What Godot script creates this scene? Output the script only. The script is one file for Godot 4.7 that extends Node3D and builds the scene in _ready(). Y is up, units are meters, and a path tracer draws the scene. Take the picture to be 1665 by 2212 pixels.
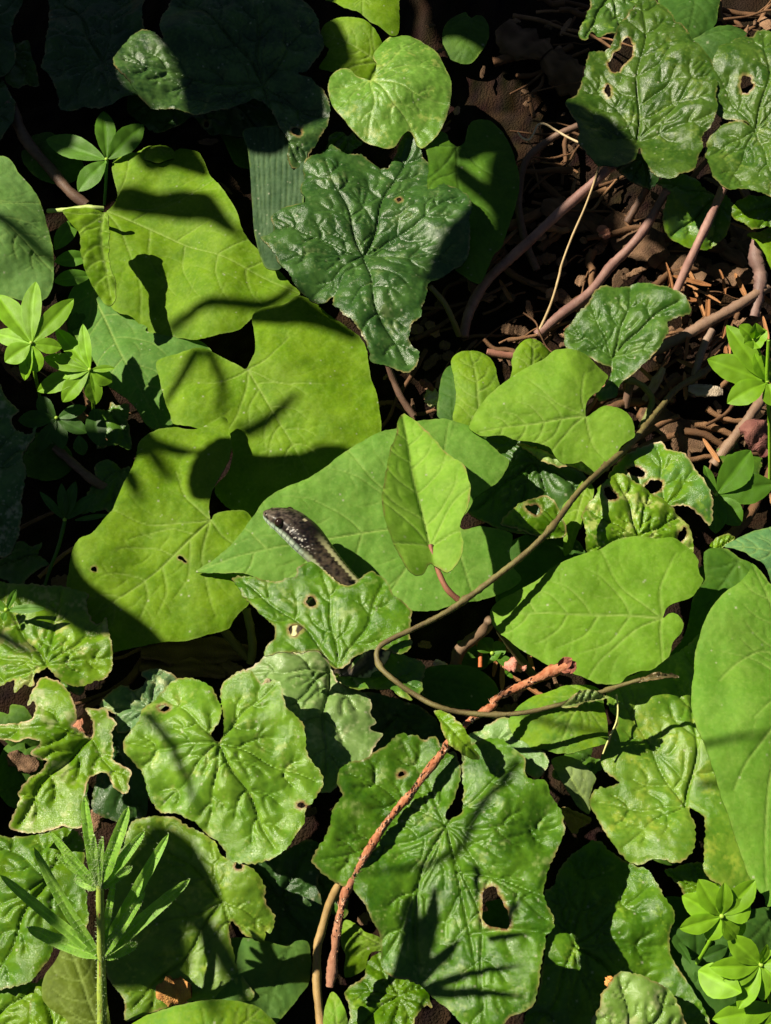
extends Node3D
# A garter snake's head among bindweed and lobed leaves. Metres, real scale: about 0.2 m of ground fits the frame's width.

const CAM_DIST := 0.38
const CAM_PITCH := 64.0
const CAM_FOV := 40.0
const TS := 0.36015
const TILES := {"A": Vector2(0, 0), "B": Vector2(533, 0), "C": Vector2(1066, 0), "D": Vector2(0, 533), "E": Vector2(533, 533), "F": Vector2(1066, 533), "G": Vector2(0, 1066), "H": Vector2(533, 1066), "I": Vector2(1066, 1066), "J": Vector2(0, 1611.7), "K": Vector2(533, 1611.7), "L": Vector2(1066, 1611.7)}
const MM := 0.001
const TO_SUN := Vector3(-0.64, 0.73, -0.21)

var eye: Vector3
var look: Basis
var half: float
var names := {}
var mats := {}
var rng := RandomNumberGenerator.new()
var n_wave := FastNoiseLite.new()
var n_low := FastNoiseLite.new()
var n_mid := FastNoiseLite.new()
var n_fine := FastNoiseLite.new()
var n_net := FastNoiseLite.new()
var n_cell := FastNoiseLite.new()


func numbered(called: String) -> String:
	if not names.has(called):
		names[called] = 0
		return called
	names[called] += 1
	return "%s_%03d" % [called, names[called]]


func tag(o: Node, label: String, category: String, group := "", kind := "") -> void:
	if label: o.set_meta("label", label)
	if category: o.set_meta("category", category)
	if group: o.set_meta("group", group)
	if kind: o.set_meta("kind", kind)


func at(tile: String, x: float, y: float) -> Vector2:      # a measured point of the survey grid
	if tile == "P": return Vector2(x, y)
	return TILES[tile] + Vector2(x, y) * TS


func toward(p: Vector2) -> Vector3:
	return look * Vector3((p.x - 832.5) / 1105.5 * half, -(p.y - 1105.5) / 1105.5 * half, -1.0)


func ground_at(p: Vector2, h: float) -> Vector3:            # the spot h metres above the soil
	var d := toward(p)
	return eye + d * ((h - eye.y) / d.y)


func on_plane(p: Vector2, c: Vector3, n: Vector3) -> Vector3:
	var d := toward(p)
	return eye + d * ((c - eye).dot(n) / d.dot(n))


func smooth_loop(pts: PackedVector2Array, step: float, closed := true) -> PackedVector2Array:
	var out := PackedVector2Array()
	var n := pts.size()
	for i in (n if closed else n - 1):
		var p0: Vector2
		var p1 := pts[i]
		var p2: Vector2
		var p3: Vector2
		if closed:
			p0 = pts[(i + n - 1) % n]; p2 = pts[(i + 1) % n]; p3 = pts[(i + 2) % n]
		else:
			p0 = pts[maxi(i - 1, 0)]; p2 = pts[i + 1]; p3 = pts[mini(i + 2, n - 1)]
		var k := maxi(1, int(ceil(p1.distance_to(p2) / step)))
		var d1 := (p2 - p0) * 0.5
		var d2 := (p3 - p1) * 0.5
		var lim := p1.distance_to(p2) * 0.9
		d1 = d1.limit_length(lim); d2 = d2.limit_length(lim)
		for j in k:
			var t := float(j) / k
			var t2 := t * t
			var t3 := t2 * t
			out.append(p1 * (2 * t3 - 3 * t2 + 1) + d1 * (t3 - 2 * t2 + t) + p2 * (3 * t2 - 2 * t3) + d2 * (t3 - t2))
	if not closed: out.append(pts[n - 1])
	return out


func smooth_path(pts: PackedVector3Array, step: float) -> PackedVector3Array:
	var c := Curve3D.new()
	c.bake_interval = step
	var n := pts.size()
	for i in n:
		var tangent := (pts[mini(i + 1, n - 1)] - pts[maxi(i - 1, 0)]) / 6.0
		var a := minf(tangent.length(), 0.4 * pts[i].distance_to(pts[maxi(i - 1, 0)])) if i > 0 else 0.0
		var b := minf(tangent.length(), 0.4 * pts[i].distance_to(pts[mini(i + 1, n - 1)])) if i < n - 1 else 0.0
		c.add_point(pts[i], -tangent.normalized() * a, tangent.normalized() * b)
	return c.get_baked_points()


func noise_texture(freq: float, kind: int, seed_: int, size := 512, fractal := 4) -> NoiseTexture2D:
	var f := FastNoiseLite.new()
	f.noise_type = kind
	f.frequency = freq
	f.seed = seed_
	f.fractal_octaves = fractal
	if kind == FastNoiseLite.TYPE_CELLULAR:
		f.cellular_return_type = FastNoiseLite.RETURN_DISTANCE2_SUB
		f.fractal_type = FastNoiseLite.FRACTAL_NONE
	var t := NoiseTexture2D.new()
	t.width = size; t.height = size
	t.seamless = true
	t.noise = f
	return t


func make_material(called: String, rough: float, spec: float, back: Color, relief_mm: float, tile_mm: float, tex: Texture2D) -> StandardMaterial3D:
	var m := StandardMaterial3D.new()
	m.resource_name = called
	m.vertex_color_use_as_albedo = true
	m.albedo_color = Color.WHITE
	m.roughness = rough
	m.metallic_specular = spec
	m.cull_mode = BaseMaterial3D.CULL_DISABLED
	if back != Color.BLACK:
		m.backlight_enabled = true
		m.backlight = back
	if tex:
		m.uv1_triplanar = true
		m.uv1_scale = Vector3.ONE / (tile_mm * MM)
		m.heightmap_enabled = true
		m.heightmap_scale = relief_mm * 0.1
		m.heightmap_texture = tex
	mats[called] = m
	return m


func lin(r: float, g: float, b: float) -> Color:
	return Color(r, g, b)


# ---------------------------------------------------------------- a leaf blade, as a relief over its own plane
# loops: outline first, then holes, in the blade's own metres; veins: [polyline, weight]
func blade_mesh(loops: Array, veins: Array, s: Dictionary, cell: float, mat: Material) -> ArrayMesh:
	var sd: int = s.seed
	var lo := Vector2(1e9, 1e9)
	var hi := -lo
	for p: Vector2 in loops[0]:
		lo = lo.min(p); hi = hi.max(p)
	lo -= Vector2.ONE * cell * 2.3
	hi += Vector2.ONE * cell * 2.3
	var nx := int((hi.x - lo.x) / cell) + 2
	var ny := int((hi.y - lo.y) / cell) + 2
	var total := nx * ny
	var tog := PackedByteArray(); tog.resize(total)
	var fx := PackedFloat32Array(); fx.resize(total); fx.fill(0.5)
	var fy := PackedFloat32Array(); fy.resize(total); fy.fill(0.5)
	var edge := PackedFloat32Array(); edge.resize(total); edge.fill(9.0)
	var rimmed := PackedFloat32Array(); rimmed.resize(total); rimmed.fill(9.0)
	var er := 1.3 * MM
	for nth in loops.size():
		var loop: PackedVector2Array = loops[nth]
		var n := loop.size()
		for i in n:
			var a := (loop[i] - lo) / cell
			var b := (loop[(i + 1) % n] - lo) / cell
			var j0 := int(ceil(minf(a.y, b.y)))
			var j1 := int(ceil(maxf(a.y, b.y)))
			for j in range(j0, j1):
				var x := a.x + (b.x - a.x) * (j - a.y) / (b.y - a.y)
				var xi := int(x)
				tog[j * nx + xi] ^= 1
				fx[j * nx + xi] = x - xi
			var i0 := int(ceil(minf(a.x, b.x)))
			var i1 := int(ceil(maxf(a.x, b.x)))
			for ii in range(i0, i1):
				var y := a.y + (b.y - a.y) * (ii - a.x) / (b.x - a.x)
				var yi := int(y)
				fy[yi * nx + ii] = y - yi
			# distance to the margin, near it
			var rc := er / cell
			var ax := maxi(0, int(minf(a.x, b.x) - rc))
			var bx := mini(nx - 1, int(maxf(a.x, b.x) + rc) + 1)
			var ay := maxi(0, int(minf(a.y, b.y) - rc))
			var by := mini(ny - 1, int(maxf(a.y, b.y) + rc) + 1)
			var mid := (a + b) * 0.5
			for j in range(ay, by + 1):
				for ii in range(ax, bx + 1):
					var d := Vector2(ii - mid.x, j - mid.y).length() * cell
					if d < edge[j * nx + ii]: edge[j * nx + ii] = d
					if nth > 0 and d < rimmed[j * nx + ii]: rimmed[j * nx + ii] = d
	var ins := PackedByteArray(); ins.resize(total)
	for j in ny:
		var v := 0
		for i in nx:
			ins[j * nx + i] = v
			v ^= tog[j * nx + i]
	# veins
	var groove := PackedFloat32Array(); groove.resize(total)
	var wide := PackedFloat32Array(); wide.resize(total)
	var vw: float = s.get("vein_w", 0.28) * MM
	var vr: float = s.get("puff_r", 2.2) * MM
	for v: Array in veins:
		var line: PackedVector2Array = v[0]
		var w: float = v[1]
		var reach := vr * 1.7 / cell
		for i in line.size() - 1:
			var a := (line[i] - lo) / cell
			var b := (line[i + 1] - lo) / cell
			var ax := maxi(0, int(minf(a.x, b.x) - reach))
			var bx := mini(nx - 1, int(maxf(a.x, b.x) + reach) + 1)
			var ay := maxi(0, int(minf(a.y, b.y) - reach))
			var by := mini(ny - 1, int(maxf(a.y, b.y) + reach) + 1)
			var ab := b - a
			var l2 := maxf(ab.length_squared(), 1e-6)
			var taper := lerpf(1.0, 0.45, float(i) / line.size())
			var ww := w * taper
			var sig := vw * (0.55 + 0.6 * ww)
			for j in range(ay, by + 1):
				for ii in range(ax, bx + 1):
					var pa := Vector2(ii, j) - a
					var h := clampf(pa.dot(ab) / l2, 0.0, 1.0)
					var d := (pa - ab * h).length() * cell
					var k := j * nx + ii
					var g := ww * exp(-d * d / (sig * sig))
					if g > groove[k]: groove[k] = g
					var q := sqrt(ww) * exp(-d / vr)
					if q > wide[k]: wide[k] = q
	# relief
	var z := PackedFloat32Array(); z.resize(total)
	var near := PackedByteArray(); near.resize(total)
	for j in range(1, ny - 1):
		for i in range(1, nx - 1):
			var k := j * nx + i
			if ins[k] or ins[k - 1] or ins[k + 1] or ins[k - nx] or ins[k + nx] or ins[k - nx - 1] or ins[k - nx + 1] or ins[k + nx - 1] or ins[k + nx + 1]:
				near[k] = 1
	var puff: float = s.get("puff", 0.3) * MM
	var gd: float = s.get("groove", 0.1) * MM
	var wav: float = s.get("wave", 0.8) * MM
	var rum: float = s.get("rumple", 0.12) * MM
	var quilt: float = s.get("quilt", 0.0) * MM
	var dome: float = s.get("dome", 1.0) * MM
	var curl: float = s.get("curl", 0.0) * MM
	var fold: Array = s.get("fold", [])
	var big := maxf(hi.x - lo.x, hi.y - lo.y) * 0.5
	var mid_ := (lo + hi) * 0.5
	for j in ny:
		for i in nx:
			var k := j * nx + i
			if not near[k]: continue
			var p := lo + Vector2(i, j) * cell
			var u := p.x / MM + sd * 37.0
			var w := p.y / MM - sd * 53.0
			var r := p.distance_to(mid_) / big
			var h := -dome * r * r + wav * n_wave.get_noise_2d(u, w) + rum * n_mid.get_noise_2d(u, w)
			h += puff * (1.0 - wide[k]) - gd * groove[k]
			if quilt > 0.0: h += quilt * n_cell.get_noise_2d(u, w)
			if curl != 0.0 and edge[k] < er: h -= curl * (1.0 - edge[k] / er) * (0.5 + n_low.get_noise_2d(u * 2.0, w * 2.0 + 90.0))
			if fold:
				var sgn := (p - (fold[0] as Vector2)).dot(fold[1])
				h += (sgn * float(fold[2]) if sgn > 0.0 else -sgn * float(fold[3]))
			z[k] = h
	# vertices
	var V := PackedVector3Array()
	var N := PackedVector3Array()
	var C := PackedColorArray()
	var I := PackedInt32Array()
	var id := PackedInt32Array(); id.resize(total); id.fill(-1)
	var ex := PackedInt32Array(); ex.resize(total); ex.fill(-1)
	var ey := PackedInt32Array(); ey.resize(total); ey.fill(-1)
	var c0: Color = s.c0
	var c1: Color = s.c1
	var cv: Color = s.cv
	var ce: Color = s.get("ce", s.c1)
	var cp: Color = s.get("cp", s.c1)
	var blot: float = s.get("blotch", 0.0)
	var ebrown: float = s.get("brown", 0.0)
	var net: float = s.get("net", 0.0)
	var rimw: float = s.get("rim", 0.8)
	var vmix: float = s.get("vmix", 0.6)
	for j in range(1, ny - 1):
		for i in range(1, nx - 1):
			var k := j * nx + i
			if not near[k]: continue
			if not ins[k]:
				continue
			id[k] = V.size()
			var p := lo + Vector2(i, j) * cell
			V.append(Vector3(p.x, z[k], p.y))
			var zx := (z[k + 1] if near[k + 1] else z[k]) - (z[k - 1] if near[k - 1] else z[k])
			var zy := (z[k + nx] if near[k + nx] else z[k]) - (z[k - nx] if near[k - nx] else z[k])
			N.append(Vector3(-zx, 2.0 * cell, -zy).normalized())
			var u := p.x / MM + sd * 91.0
			var w := p.y / MM + sd * 17.0
			var m := clampf(0.5 + 0.8 * n_low.get_noise_2d(u * 1.6, w * 1.6) + 0.5 * n_fine.get_noise_2d(u, w), 0.0, 1.0)
			var c := c0.lerp(c1, m)
			if blot > 0.0:
				var q := n_mid.get_noise_2d(u * 0.55 + 300.0, w * 0.55) + 0.5 * n_fine.get_noise_2d(u * 0.8, w * 0.8 + 70.0)
				c = c.lerp(cp, clampf((q + blot - 0.66) * 2.2, 0.0, 0.7))
				c = c.lerp(cp, 0.6 * smoothstep(0.42 - 0.3 * blot, 0.62, n_fine.get_noise_2d(u * 1.3 + 60.0, w * 1.3) * (0.6 + n_low.get_noise_2d(u * 2.0, w * 2.0 + 80.0))))
			if net > 0.0:
				var q := n_net.get_noise_2d(u + 3.0 * n_mid.get_noise_2d(u, w), w + 3.0 * n_mid.get_noise_2d(u + 50.0, w)) + 1.0
				c = c.lerp(cv, net * smoothstep(0.14, 0.02, q))
				c *= 1.0 + 0.10 * n_fine.get_noise_2d(u * 2.0, w * 2.0) + 0.16 * n_mid.get_noise_2d(u * 0.4, w * 0.4 + 20.0)
			c = c.lerp(cv, vmix * minf(1.0, groove[k] * (0.75 + 0.5 * n_fine.get_noise_2d(u * 1.7, w * 1.7))))
			if edge[k] < 0.55 * MM:
				var en := 0.5 + 0.9 * n_mid.get_noise_2d(u * 0.7, w * 0.7 + 500.0)
				c = c.lerp(ce, clampf((1.0 - edge[k] / (0.55 * MM)) * 1.3, 0.0, 1.0) * clampf(en + ebrown - 0.5, 0.0, 1.0))
			if rimmed[k] < 1.1 * MM * rimw:
				var rn := rimmed[k] / (MM * rimw) + 0.5 * n_fine.get_noise_2d(u * 1.5, w * 1.5)
				c = c.lerp(lin(0.30, 0.27, 0.09), clampf(1.25 - rn, 0.0, 0.75))
				c = c.lerp(lin(0.16, 0.075, 0.035), clampf((0.5 - rn) * 3.0, 0.0, 0.9))
			C.append(c)
	var specks: float = s.get("specks", 1.0)
	var r2 := RandomNumberGenerator.new()
	r2.seed = 700 + sd
	for i in int(V.size() * 0.0022 * specks):
		var k := r2.randi_range(0, V.size() - 1)
		C[k] = C[k].lerp(lin(0.42, 0.42, 0.3), r2.randf_range(0.25, 0.85))
	var rim: float = s.get("thick", 0.28) * MM
	var sides := PackedInt32Array()
	for j in range(1, ny - 2):
		for i in range(1, nx - 2):
			var k := j * nx + i
			var q := [k, k + 1, k + nx + 1, k + nx]
			var sum: int = ins[k] + ins[k + 1] + ins[k + nx + 1] + ins[k + nx]
			if sum == 0: continue
			if sum == 4:
				var a := id[k]
				var b := id[k + 1]
				var c := id[k + nx + 1]
				var d := id[k + nx]
				if (i + j) & 1:
					I.append(a); I.append(b); I.append(c); I.append(a); I.append(c); I.append(d)
				else:
					I.append(a); I.append(b); I.append(d); I.append(b); I.append(c); I.append(d)
				continue
			var poly := PackedInt32Array()
			var cut := PackedInt32Array()
			for e in 4:
				var ka: int = q[e]
				var kb: int = q[(e + 1) & 3]
				if ins[ka]: poly.append(id[ka])
				if ins[ka] != ins[kb]:
					var horizontal := e == 0 or e == 2
					var kk: int = mini(ka, kb)
					var got: int = ex[kk] if horizontal else ey[kk]
					if got < 0:
						var f: float = clampf(fx[kk] if horizontal else fy[kk], 0.02, 0.98)
						var gi: int = kk % nx
						var gj: int = kk / nx
						var k2: int = kk + (1 if horizontal else nx)
						var inner: int = id[kk] if ins[kk] else id[k2]
						var p := lo + (Vector2(gi + f, gj) if horizontal else Vector2(gi, gj + f)) * cell
						got = V.size()
						V.append(Vector3(p.x, lerpf(z[kk], z[k2], f), p.y))
						N.append(N[inner])
						C.append(C[inner])
						if horizontal: ex[kk] = got
						else: ey[kk] = got
					poly.append(got); cut.append(got)
			for e in range(1, poly.size() - 1):
				I.append(poly[0]); I.append(poly[e]); I.append(poly[e + 1])
			if cut.size() >= 2:
				sides.append(cut[0]); sides.append(cut[1])
	# the blade's thickness, seen along its margin
	for e in range(0, sides.size(), 2):
		var a := V[sides[e]]
		var b := V[sides[e + 1]]
		var k := V.size()
		var out_ := Vector3(b.z - a.z, 0.0, a.x - b.x).normalized()
		for v: Vector3 in [a, b, b - Vector3(0, rim, 0), a - Vector3(0, rim, 0)]:
			V.append(v); N.append(out_)
		for t: int in [sides[e], sides[e + 1], sides[e + 1], sides[e]]: C.append(C[t])
		for t: int in [0, 1, 2, 0, 2, 3]: I.append(k + t)
	var arrays := []
	arrays.resize(Mesh.ARRAY_MAX)
	arrays[Mesh.ARRAY_VERTEX] = V
	arrays[Mesh.ARRAY_NORMAL] = N
	arrays[Mesh.ARRAY_COLOR] = C
	arrays[Mesh.ARRAY_INDEX] = I
	var me := ArrayMesh.new()
	me.add_surface_from_arrays(Mesh.PRIMITIVE_TRIANGLES, arrays)
	me.surface_set_material(0, mat)
	return me


func wobble(a: Vector2, b: Vector2, bend: float, sd: int, amp := 0.03) -> PackedVector2Array:
	var out := PackedVector2Array()
	var l := a.distance_to(b)
	var k := clampi(int(l / (1.6 * MM)), 3, 22)
	var nrm := (b - a).orthogonal().normalized()
	for i in k + 1:
		var t := float(i) / k
		out.append(a.lerp(b, t) + nrm * l * (bend * sin(PI * t) + amp * sin(t * 9.0 + sd) * t * (1.0 - t) * 2.0))
	return out


func auto_veins(style: String, outline: PackedVector2Array, base: Vector2, tip: Vector2, sd: int) -> Array:
	var out := []
	var r := RandomNumberGenerator.new()
	r.seed = 40 + sd
	if style == "pinnate":
		var l := base.distance_to(tip)
		var dir := (tip - base) / l
		var bend := r.randf_range(-0.05, 0.05)
		var rib := wobble(base, tip, bend, sd, 0.01)
		out.append([rib, 1.0])
		for side in [-1.0, 1.0]:
			for k in 2:
				var d := dir.rotated(side * [0.85, 1.75][k] + r.randf_range(-0.12, 0.12))
				out.append([wobble(base, base + d * l * [0.62, 0.42][k], side * 0.1, sd + k), 0.75])
				for m in 2:
					var p0: Vector2 = base + d * l * (0.18 + 0.17 * m)
					out.append([wobble(p0, p0 + d.rotated(-side * 0.6 if m == 0 else side * 0.6) * l * 0.2, side * 0.1, sd + m), 0.22])
			for k in 4:
				var t := 0.2 + 0.18 * k + r.randf_range(-0.04, 0.04)
				var p := rib[mini(int(t * rib.size()), rib.size() - 1)]
				var d := dir.rotated(side * r.randf_range(0.62, 0.85))
				var e := p + d * l * (0.46 - 0.36 * t)
				out.append([wobble(p, e, -side * 0.12, sd + k), 0.62])
				for m in 2:
					var p2: Vector2 = p.lerp(e, 0.4 + 0.25 * m)
					out.append([wobble(p2, p2 + d.rotated((-side if m == 0 else side) * 0.7) * l * 0.12, 0.1, sd + m), 0.3])
		return out
	# palmate: towards every lobe
	var rad := PackedFloat32Array()
	var n := 90
	for i in n:
		var d := Vector2.from_angle(TAU * i / n)
		var far := base + d * 0.3
		var best := 0.0
		var first := 1e9
		for j in range(0, outline.size(), 3):
			var hit = Geometry2D.segment_intersects_segment(base, far, outline[j], outline[(j + 3) % outline.size()])
			if hit != null:
				var q: float = base.distance_to(hit)
				if q > 1.5 * MM: first = minf(first, q)
		best = first if first < 1e8 else 0.0
		rad.append(best)
	var most := 0.0
	for q in rad: most = maxf(most, q)
	var used := PackedInt32Array()
	var order := range(n)
	order.sort_custom(func(a, b): return rad[a] > rad[b])
	for i: int in order:
		if rad[i] < 0.38 * most or used.size() >= 8: break
		var ok := true
		for u in used:
			var dd := absi(i - u)
			if mini(dd, n - dd) < 9: ok = false
		if ok: used.append(i)
	for i in used:
		var ang := TAU * i / n
		var l: float = rad[i] * 0.93
		var dir := Vector2.from_angle(ang)
		var rib := wobble(base, base + dir * l, r.randf_range(-0.06, 0.06), sd + i, 0.05)
		out.append([rib, clampf(l / most * 1.05, 0.6, 1.0)])
		var k := maxi(2, int(l / (8.5 * MM)))
		for m in k:
			for side in [-1.0, 1.0]:
				var t := clampf((m + 0.75 + r.randf_range(-0.2, 0.2)) / (k + 0.6), 0.12, 0.92)
				var p := rib[mini(int(t * rib.size()), rib.size() - 1)]
				var d := dir.rotated(side * r.randf_range(0.6, 0.95))
				var ll := l * (0.34 - 0.22 * t) * r.randf_range(0.8, 1.2)
				var e := p + d * ll
				out.append([wobble(p, e, -side * 0.12, sd + m, 0.06), 0.5])
				if m == 0 and side > 0.0: continue
				var e2 := p.lerp(e, 0.55)
				out.append([wobble(e2, e2 + d.rotated(side * 0.8) * ll * 0.45, 0.1, sd + m), 0.28])
				out.append([wobble(e2, e2 + d.rotated(-side * 0.9) * ll * 0.5, -0.1, sd + m), 0.28])
	return out


# called, style, tile, height in mm, outline, base, tip, extras, label, group
func leaf(called: String, style: String, tile: String, h: float, o: Array, base: Array, tip: Array, x: Dictionary, label: String, group := "", parent: Node = self) -> MeshInstance3D:
	var s: Dictionary = styles[style].duplicate()
	s.merge(x, true)
	leaf_count += 1
	s.seed = leaf_count
	var mid := Vector2.ZERO
	var pts := PackedVector2Array()
	for i in range(0, o.size(), 2):
		pts.append(at(tile, o[i], o[i + 1]))
		mid += pts[-1]
	mid /= pts.size()
	var tilt: Array = x.get("tilt", [0.0, 0.0])
	if not x.get("flat", false): tilt = [tilt[0] + 5.0 * sin(leaf_count * 2.4), tilt[1] + 4.0 * cos(leaf_count * 1.7)]
	var nrm := Vector3(sin(deg_to_rad(tilt[0])), 1.0, sin(deg_to_rad(tilt[1]))).normalized()
	var xa := Vector3(nrm.y, -nrm.x, 0).normalized()
	var fr := Basis(xa, nrm, xa.cross(nrm))
	var c := ground_at(mid, h * MM)
	var to_own := func(p: Vector2) -> Vector2:
		var w := fr.transposed() * (on_plane(p, c, nrm) - c)
		return Vector2(w.x, w.z)
	var own := PackedVector2Array()
	for p in pts: own.append(to_own.call(p))
	var step: float = 0.35 * MM
	own = ragged(smooth_loop(own, step), s)
	var loops := [own]
	for hole: Array in x.get("holes", []):
		var hp := PackedVector2Array()
		if hole.size() == 3:
			for i in 14:
				var a := TAU * i / 14
				hp.append(to_own.call(at(tile, hole[0] + cos(a) * hole[2] * (1.0 + 0.12 * sin(2 * a + hole[0])), hole[1] + sin(a) * hole[2])))
		else:
			for i in range(0, hole.size(), 2): hp.append(to_own.call(at(tile, hole[i], hole[i + 1])))
		var torn := s.duplicate()
		torn.merge({"ragged": 0.5, "tooth": 0.0}, true)
		loops.append(ragged(smooth_loop(hp, step), torn))
	var b2: Vector2 = to_own.call(at(tile, base[0], base[1]))
	var t2: Vector2 = to_own.call(at(tile, tip[0], tip[1])) if tip else Vector2.ZERO
	if x.has("fold_deg"):
		var d := (t2 - b2).normalized().orthogonal()
		s.fold = [b2, d, tan(deg_to_rad(x.fold_deg[0])), tan(deg_to_rad(x.fold_deg[1]))]
	var veins := auto_veins("pinnate" if tip else "palmate", own, b2, t2, s.seed)
	for line: Array in x.get("veins", []):
		var vp := PackedVector2Array()
		for i in range(0, line.size(), 2): vp.append(to_own.call(at(tile, line[i], line[i + 1])))
		veins.append([smooth_loop(vp, 1.2 * MM, false), 0.9])
	var m := MeshInstance3D.new()
	m.mesh = blade_mesh(loops, veins, s, s.get("cell", 0.4) * MM, mats[s.mat])
	m.transform = Transform3D(fr, c)
	m.name = numbered(called) if parent == self else called
	if parent == self:
		tag(m, label, "leaf", group)
		add_child(m, true)
	else:
		m.transform = (parent as Node3D).transform.affine_inverse() * m.transform
		parent.add_child(m, true)
	covers.append(pts)
	if parent == self and s.get("cell", 0.4) < 0.5: blades.append(m)
	return m


func ragged(loop: PackedVector2Array, s: Dictionary) -> PackedVector2Array:
	var out := PackedVector2Array()
	var n := loop.size()
	var sd: int = s.seed
	var amp: float = s.get("ragged", 0.15) * MM
	var tooth: float = s.get("tooth", 0.0) * MM
	var pitch: float = s.get("tooth_pitch", 1.3) * MM
	var run := 0.0
	for i in n:
		var p := loop[i]
		var q := loop[(i + 1) % n]
		var nrm := (loop[(i + 2) % n] - loop[(i + n - 2) % n]).orthogonal().normalized()
		var u := p.x / MM + sd * 11.0
		var w := p.y / MM
		var d := amp * (n_mid.get_noise_2d(u * 1.2, w * 1.2 + 40.0) + 0.6 * n_fine.get_noise_2d(u * 1.5, w * 1.5))
		if tooth > 0.0:
			var ph := run / pitch + 0.8 * n_mid.get_noise_2d(u * 0.5, w * 0.5)
			d += tooth * (0.5 + 0.5 * n_low.get_noise_2d(u, w + 33.0)) * (absf(fposmod(ph, 1.0) * 2.0 - 1.0) - 0.5)
		out.append(p + nrm * d)
		run += p.distance_to(q)
	return out


var styles := {}
var leaf_count := 0
var covers := []
var blades := []


# ---------------------------------------------------------------- tubes, leaflets
func tube_arrays(path: PackedVector3Array, radii: Callable, sides: int, paint: Callable, bump := 0.0, sd := 0) -> Array:
	var V := PackedVector3Array()
	var N := PackedVector3Array()
	var C := PackedColorArray()
	var I := PackedInt32Array()
	var n := path.size()
	var up := Vector3(0.13, 0.98, 0.17).normalized()
	for i in n:
		var t := float(i) / (n - 1)
		var d := (path[mini(i + 1, n - 1)] - path[maxi(i - 1, 0)]).normalized()
		var a := d.cross(up)
		if a.length() < 0.05: a = d.cross(Vector3.RIGHT)
		a = a.normalized()
		up = a.cross(d).normalized()
		for k in sides:
			var f := TAU * k / sides
			var dirn := a * sin(f) + up * cos(f)
			var r: float = radii.call(t)
			r *= 1.0 + bump * n_fine.get_noise_3d(path[i].x / MM * 0.9 + dirn.x * 2.0 + sd * 9.0, path[i].z / MM * 0.9 + dirn.y * 2.0, dirn.z * 2.0)
			V.append(path[i] + dirn * r)
			N.append(dirn)
			C.append(paint.call(t, f, path[i]))
	for i in n - 1:
		for k in sides:
			var a := i * sides + k
			var b := i * sides + (k + 1) % sides
			for q: int in [a, a + sides, b, b, a + sides, b + sides]: I.append(q)
	for e in [0, n - 1]:
		var k0 := V.size()
		V.append(path[e]); N.append((path[e] - path[1 if e == 0 else n - 2]).normalized()); C.append(paint.call(float(e != 0), 0.0, path[e]))
		for k in sides:
			var a: int = e * sides + k
			var b: int = e * sides + (k + 1) % sides
			for q: int in ([k0, a, b] if e == 0 else [k0, b, a]): I.append(q)
	var arrays := []
	arrays.resize(Mesh.ARRAY_MAX)
	arrays[Mesh.ARRAY_VERTEX] = V
	arrays[Mesh.ARRAY_NORMAL] = N
	arrays[Mesh.ARRAY_COLOR] = C
	arrays[Mesh.ARRAY_INDEX] = I
	return arrays


func mesh_of(arrays: Array, mat: String) -> ArrayMesh:
	var me := ArrayMesh.new()
	me.add_surface_from_arrays(Mesh.PRIMITIVE_TRIANGLES, arrays)
	me.surface_set_material(0, mats[mat])
	return me


func put(called: String, me: Mesh, parent: Node) -> MeshInstance3D:
	var m := MeshInstance3D.new()
	m.name = numbered(called) if parent == self else called
	m.mesh = me
	parent.add_child(m, true)
	return m


# pts: tile x, y, height in mm; a stem of radius r0 to r1 millimetres
func stem(called: String, tile: String, p: Array, r0: float, r1: float, ca: Color, cb: Color, parent: Node = self, mat := "stem", bump := 0.12, ribs := 0.0) -> MeshInstance3D:
	var pts := PackedVector3Array()
	for i in range(0, p.size(), 3): pts.append(ground_at(at(tile, p[i], p[i + 1]), p[i + 2] * MM))
	leaf_count += 1
	var sd := leaf_count
	var path := smooth_path(pts, 0.9 * MM)
	var paint := func(t: float, f: float, q: Vector3) -> Color:
		var m := clampf(0.5 + 0.7 * n_mid.get_noise_3d(q.x / MM * 0.7 + sd, q.z / MM * 0.7, f * 0.7) + 0.5 * n_fine.get_noise_2d(q.x / MM + f * 1.5, q.z / MM), 0.0, 1.0)
		return ca.lerp(cb, m)
	var rad := func(t: float) -> float:
		return lerpf(r0, r1, t) * MM * (1.0 + 0.06 * sin(t * 23.0 + sd) + ribs * pow(maxf(0.0, sin(t * 47.0)), 40.0))
	return put(called, mesh_of(tube_arrays(path, rad, 12, paint, bump, sd), mat), parent)


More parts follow.
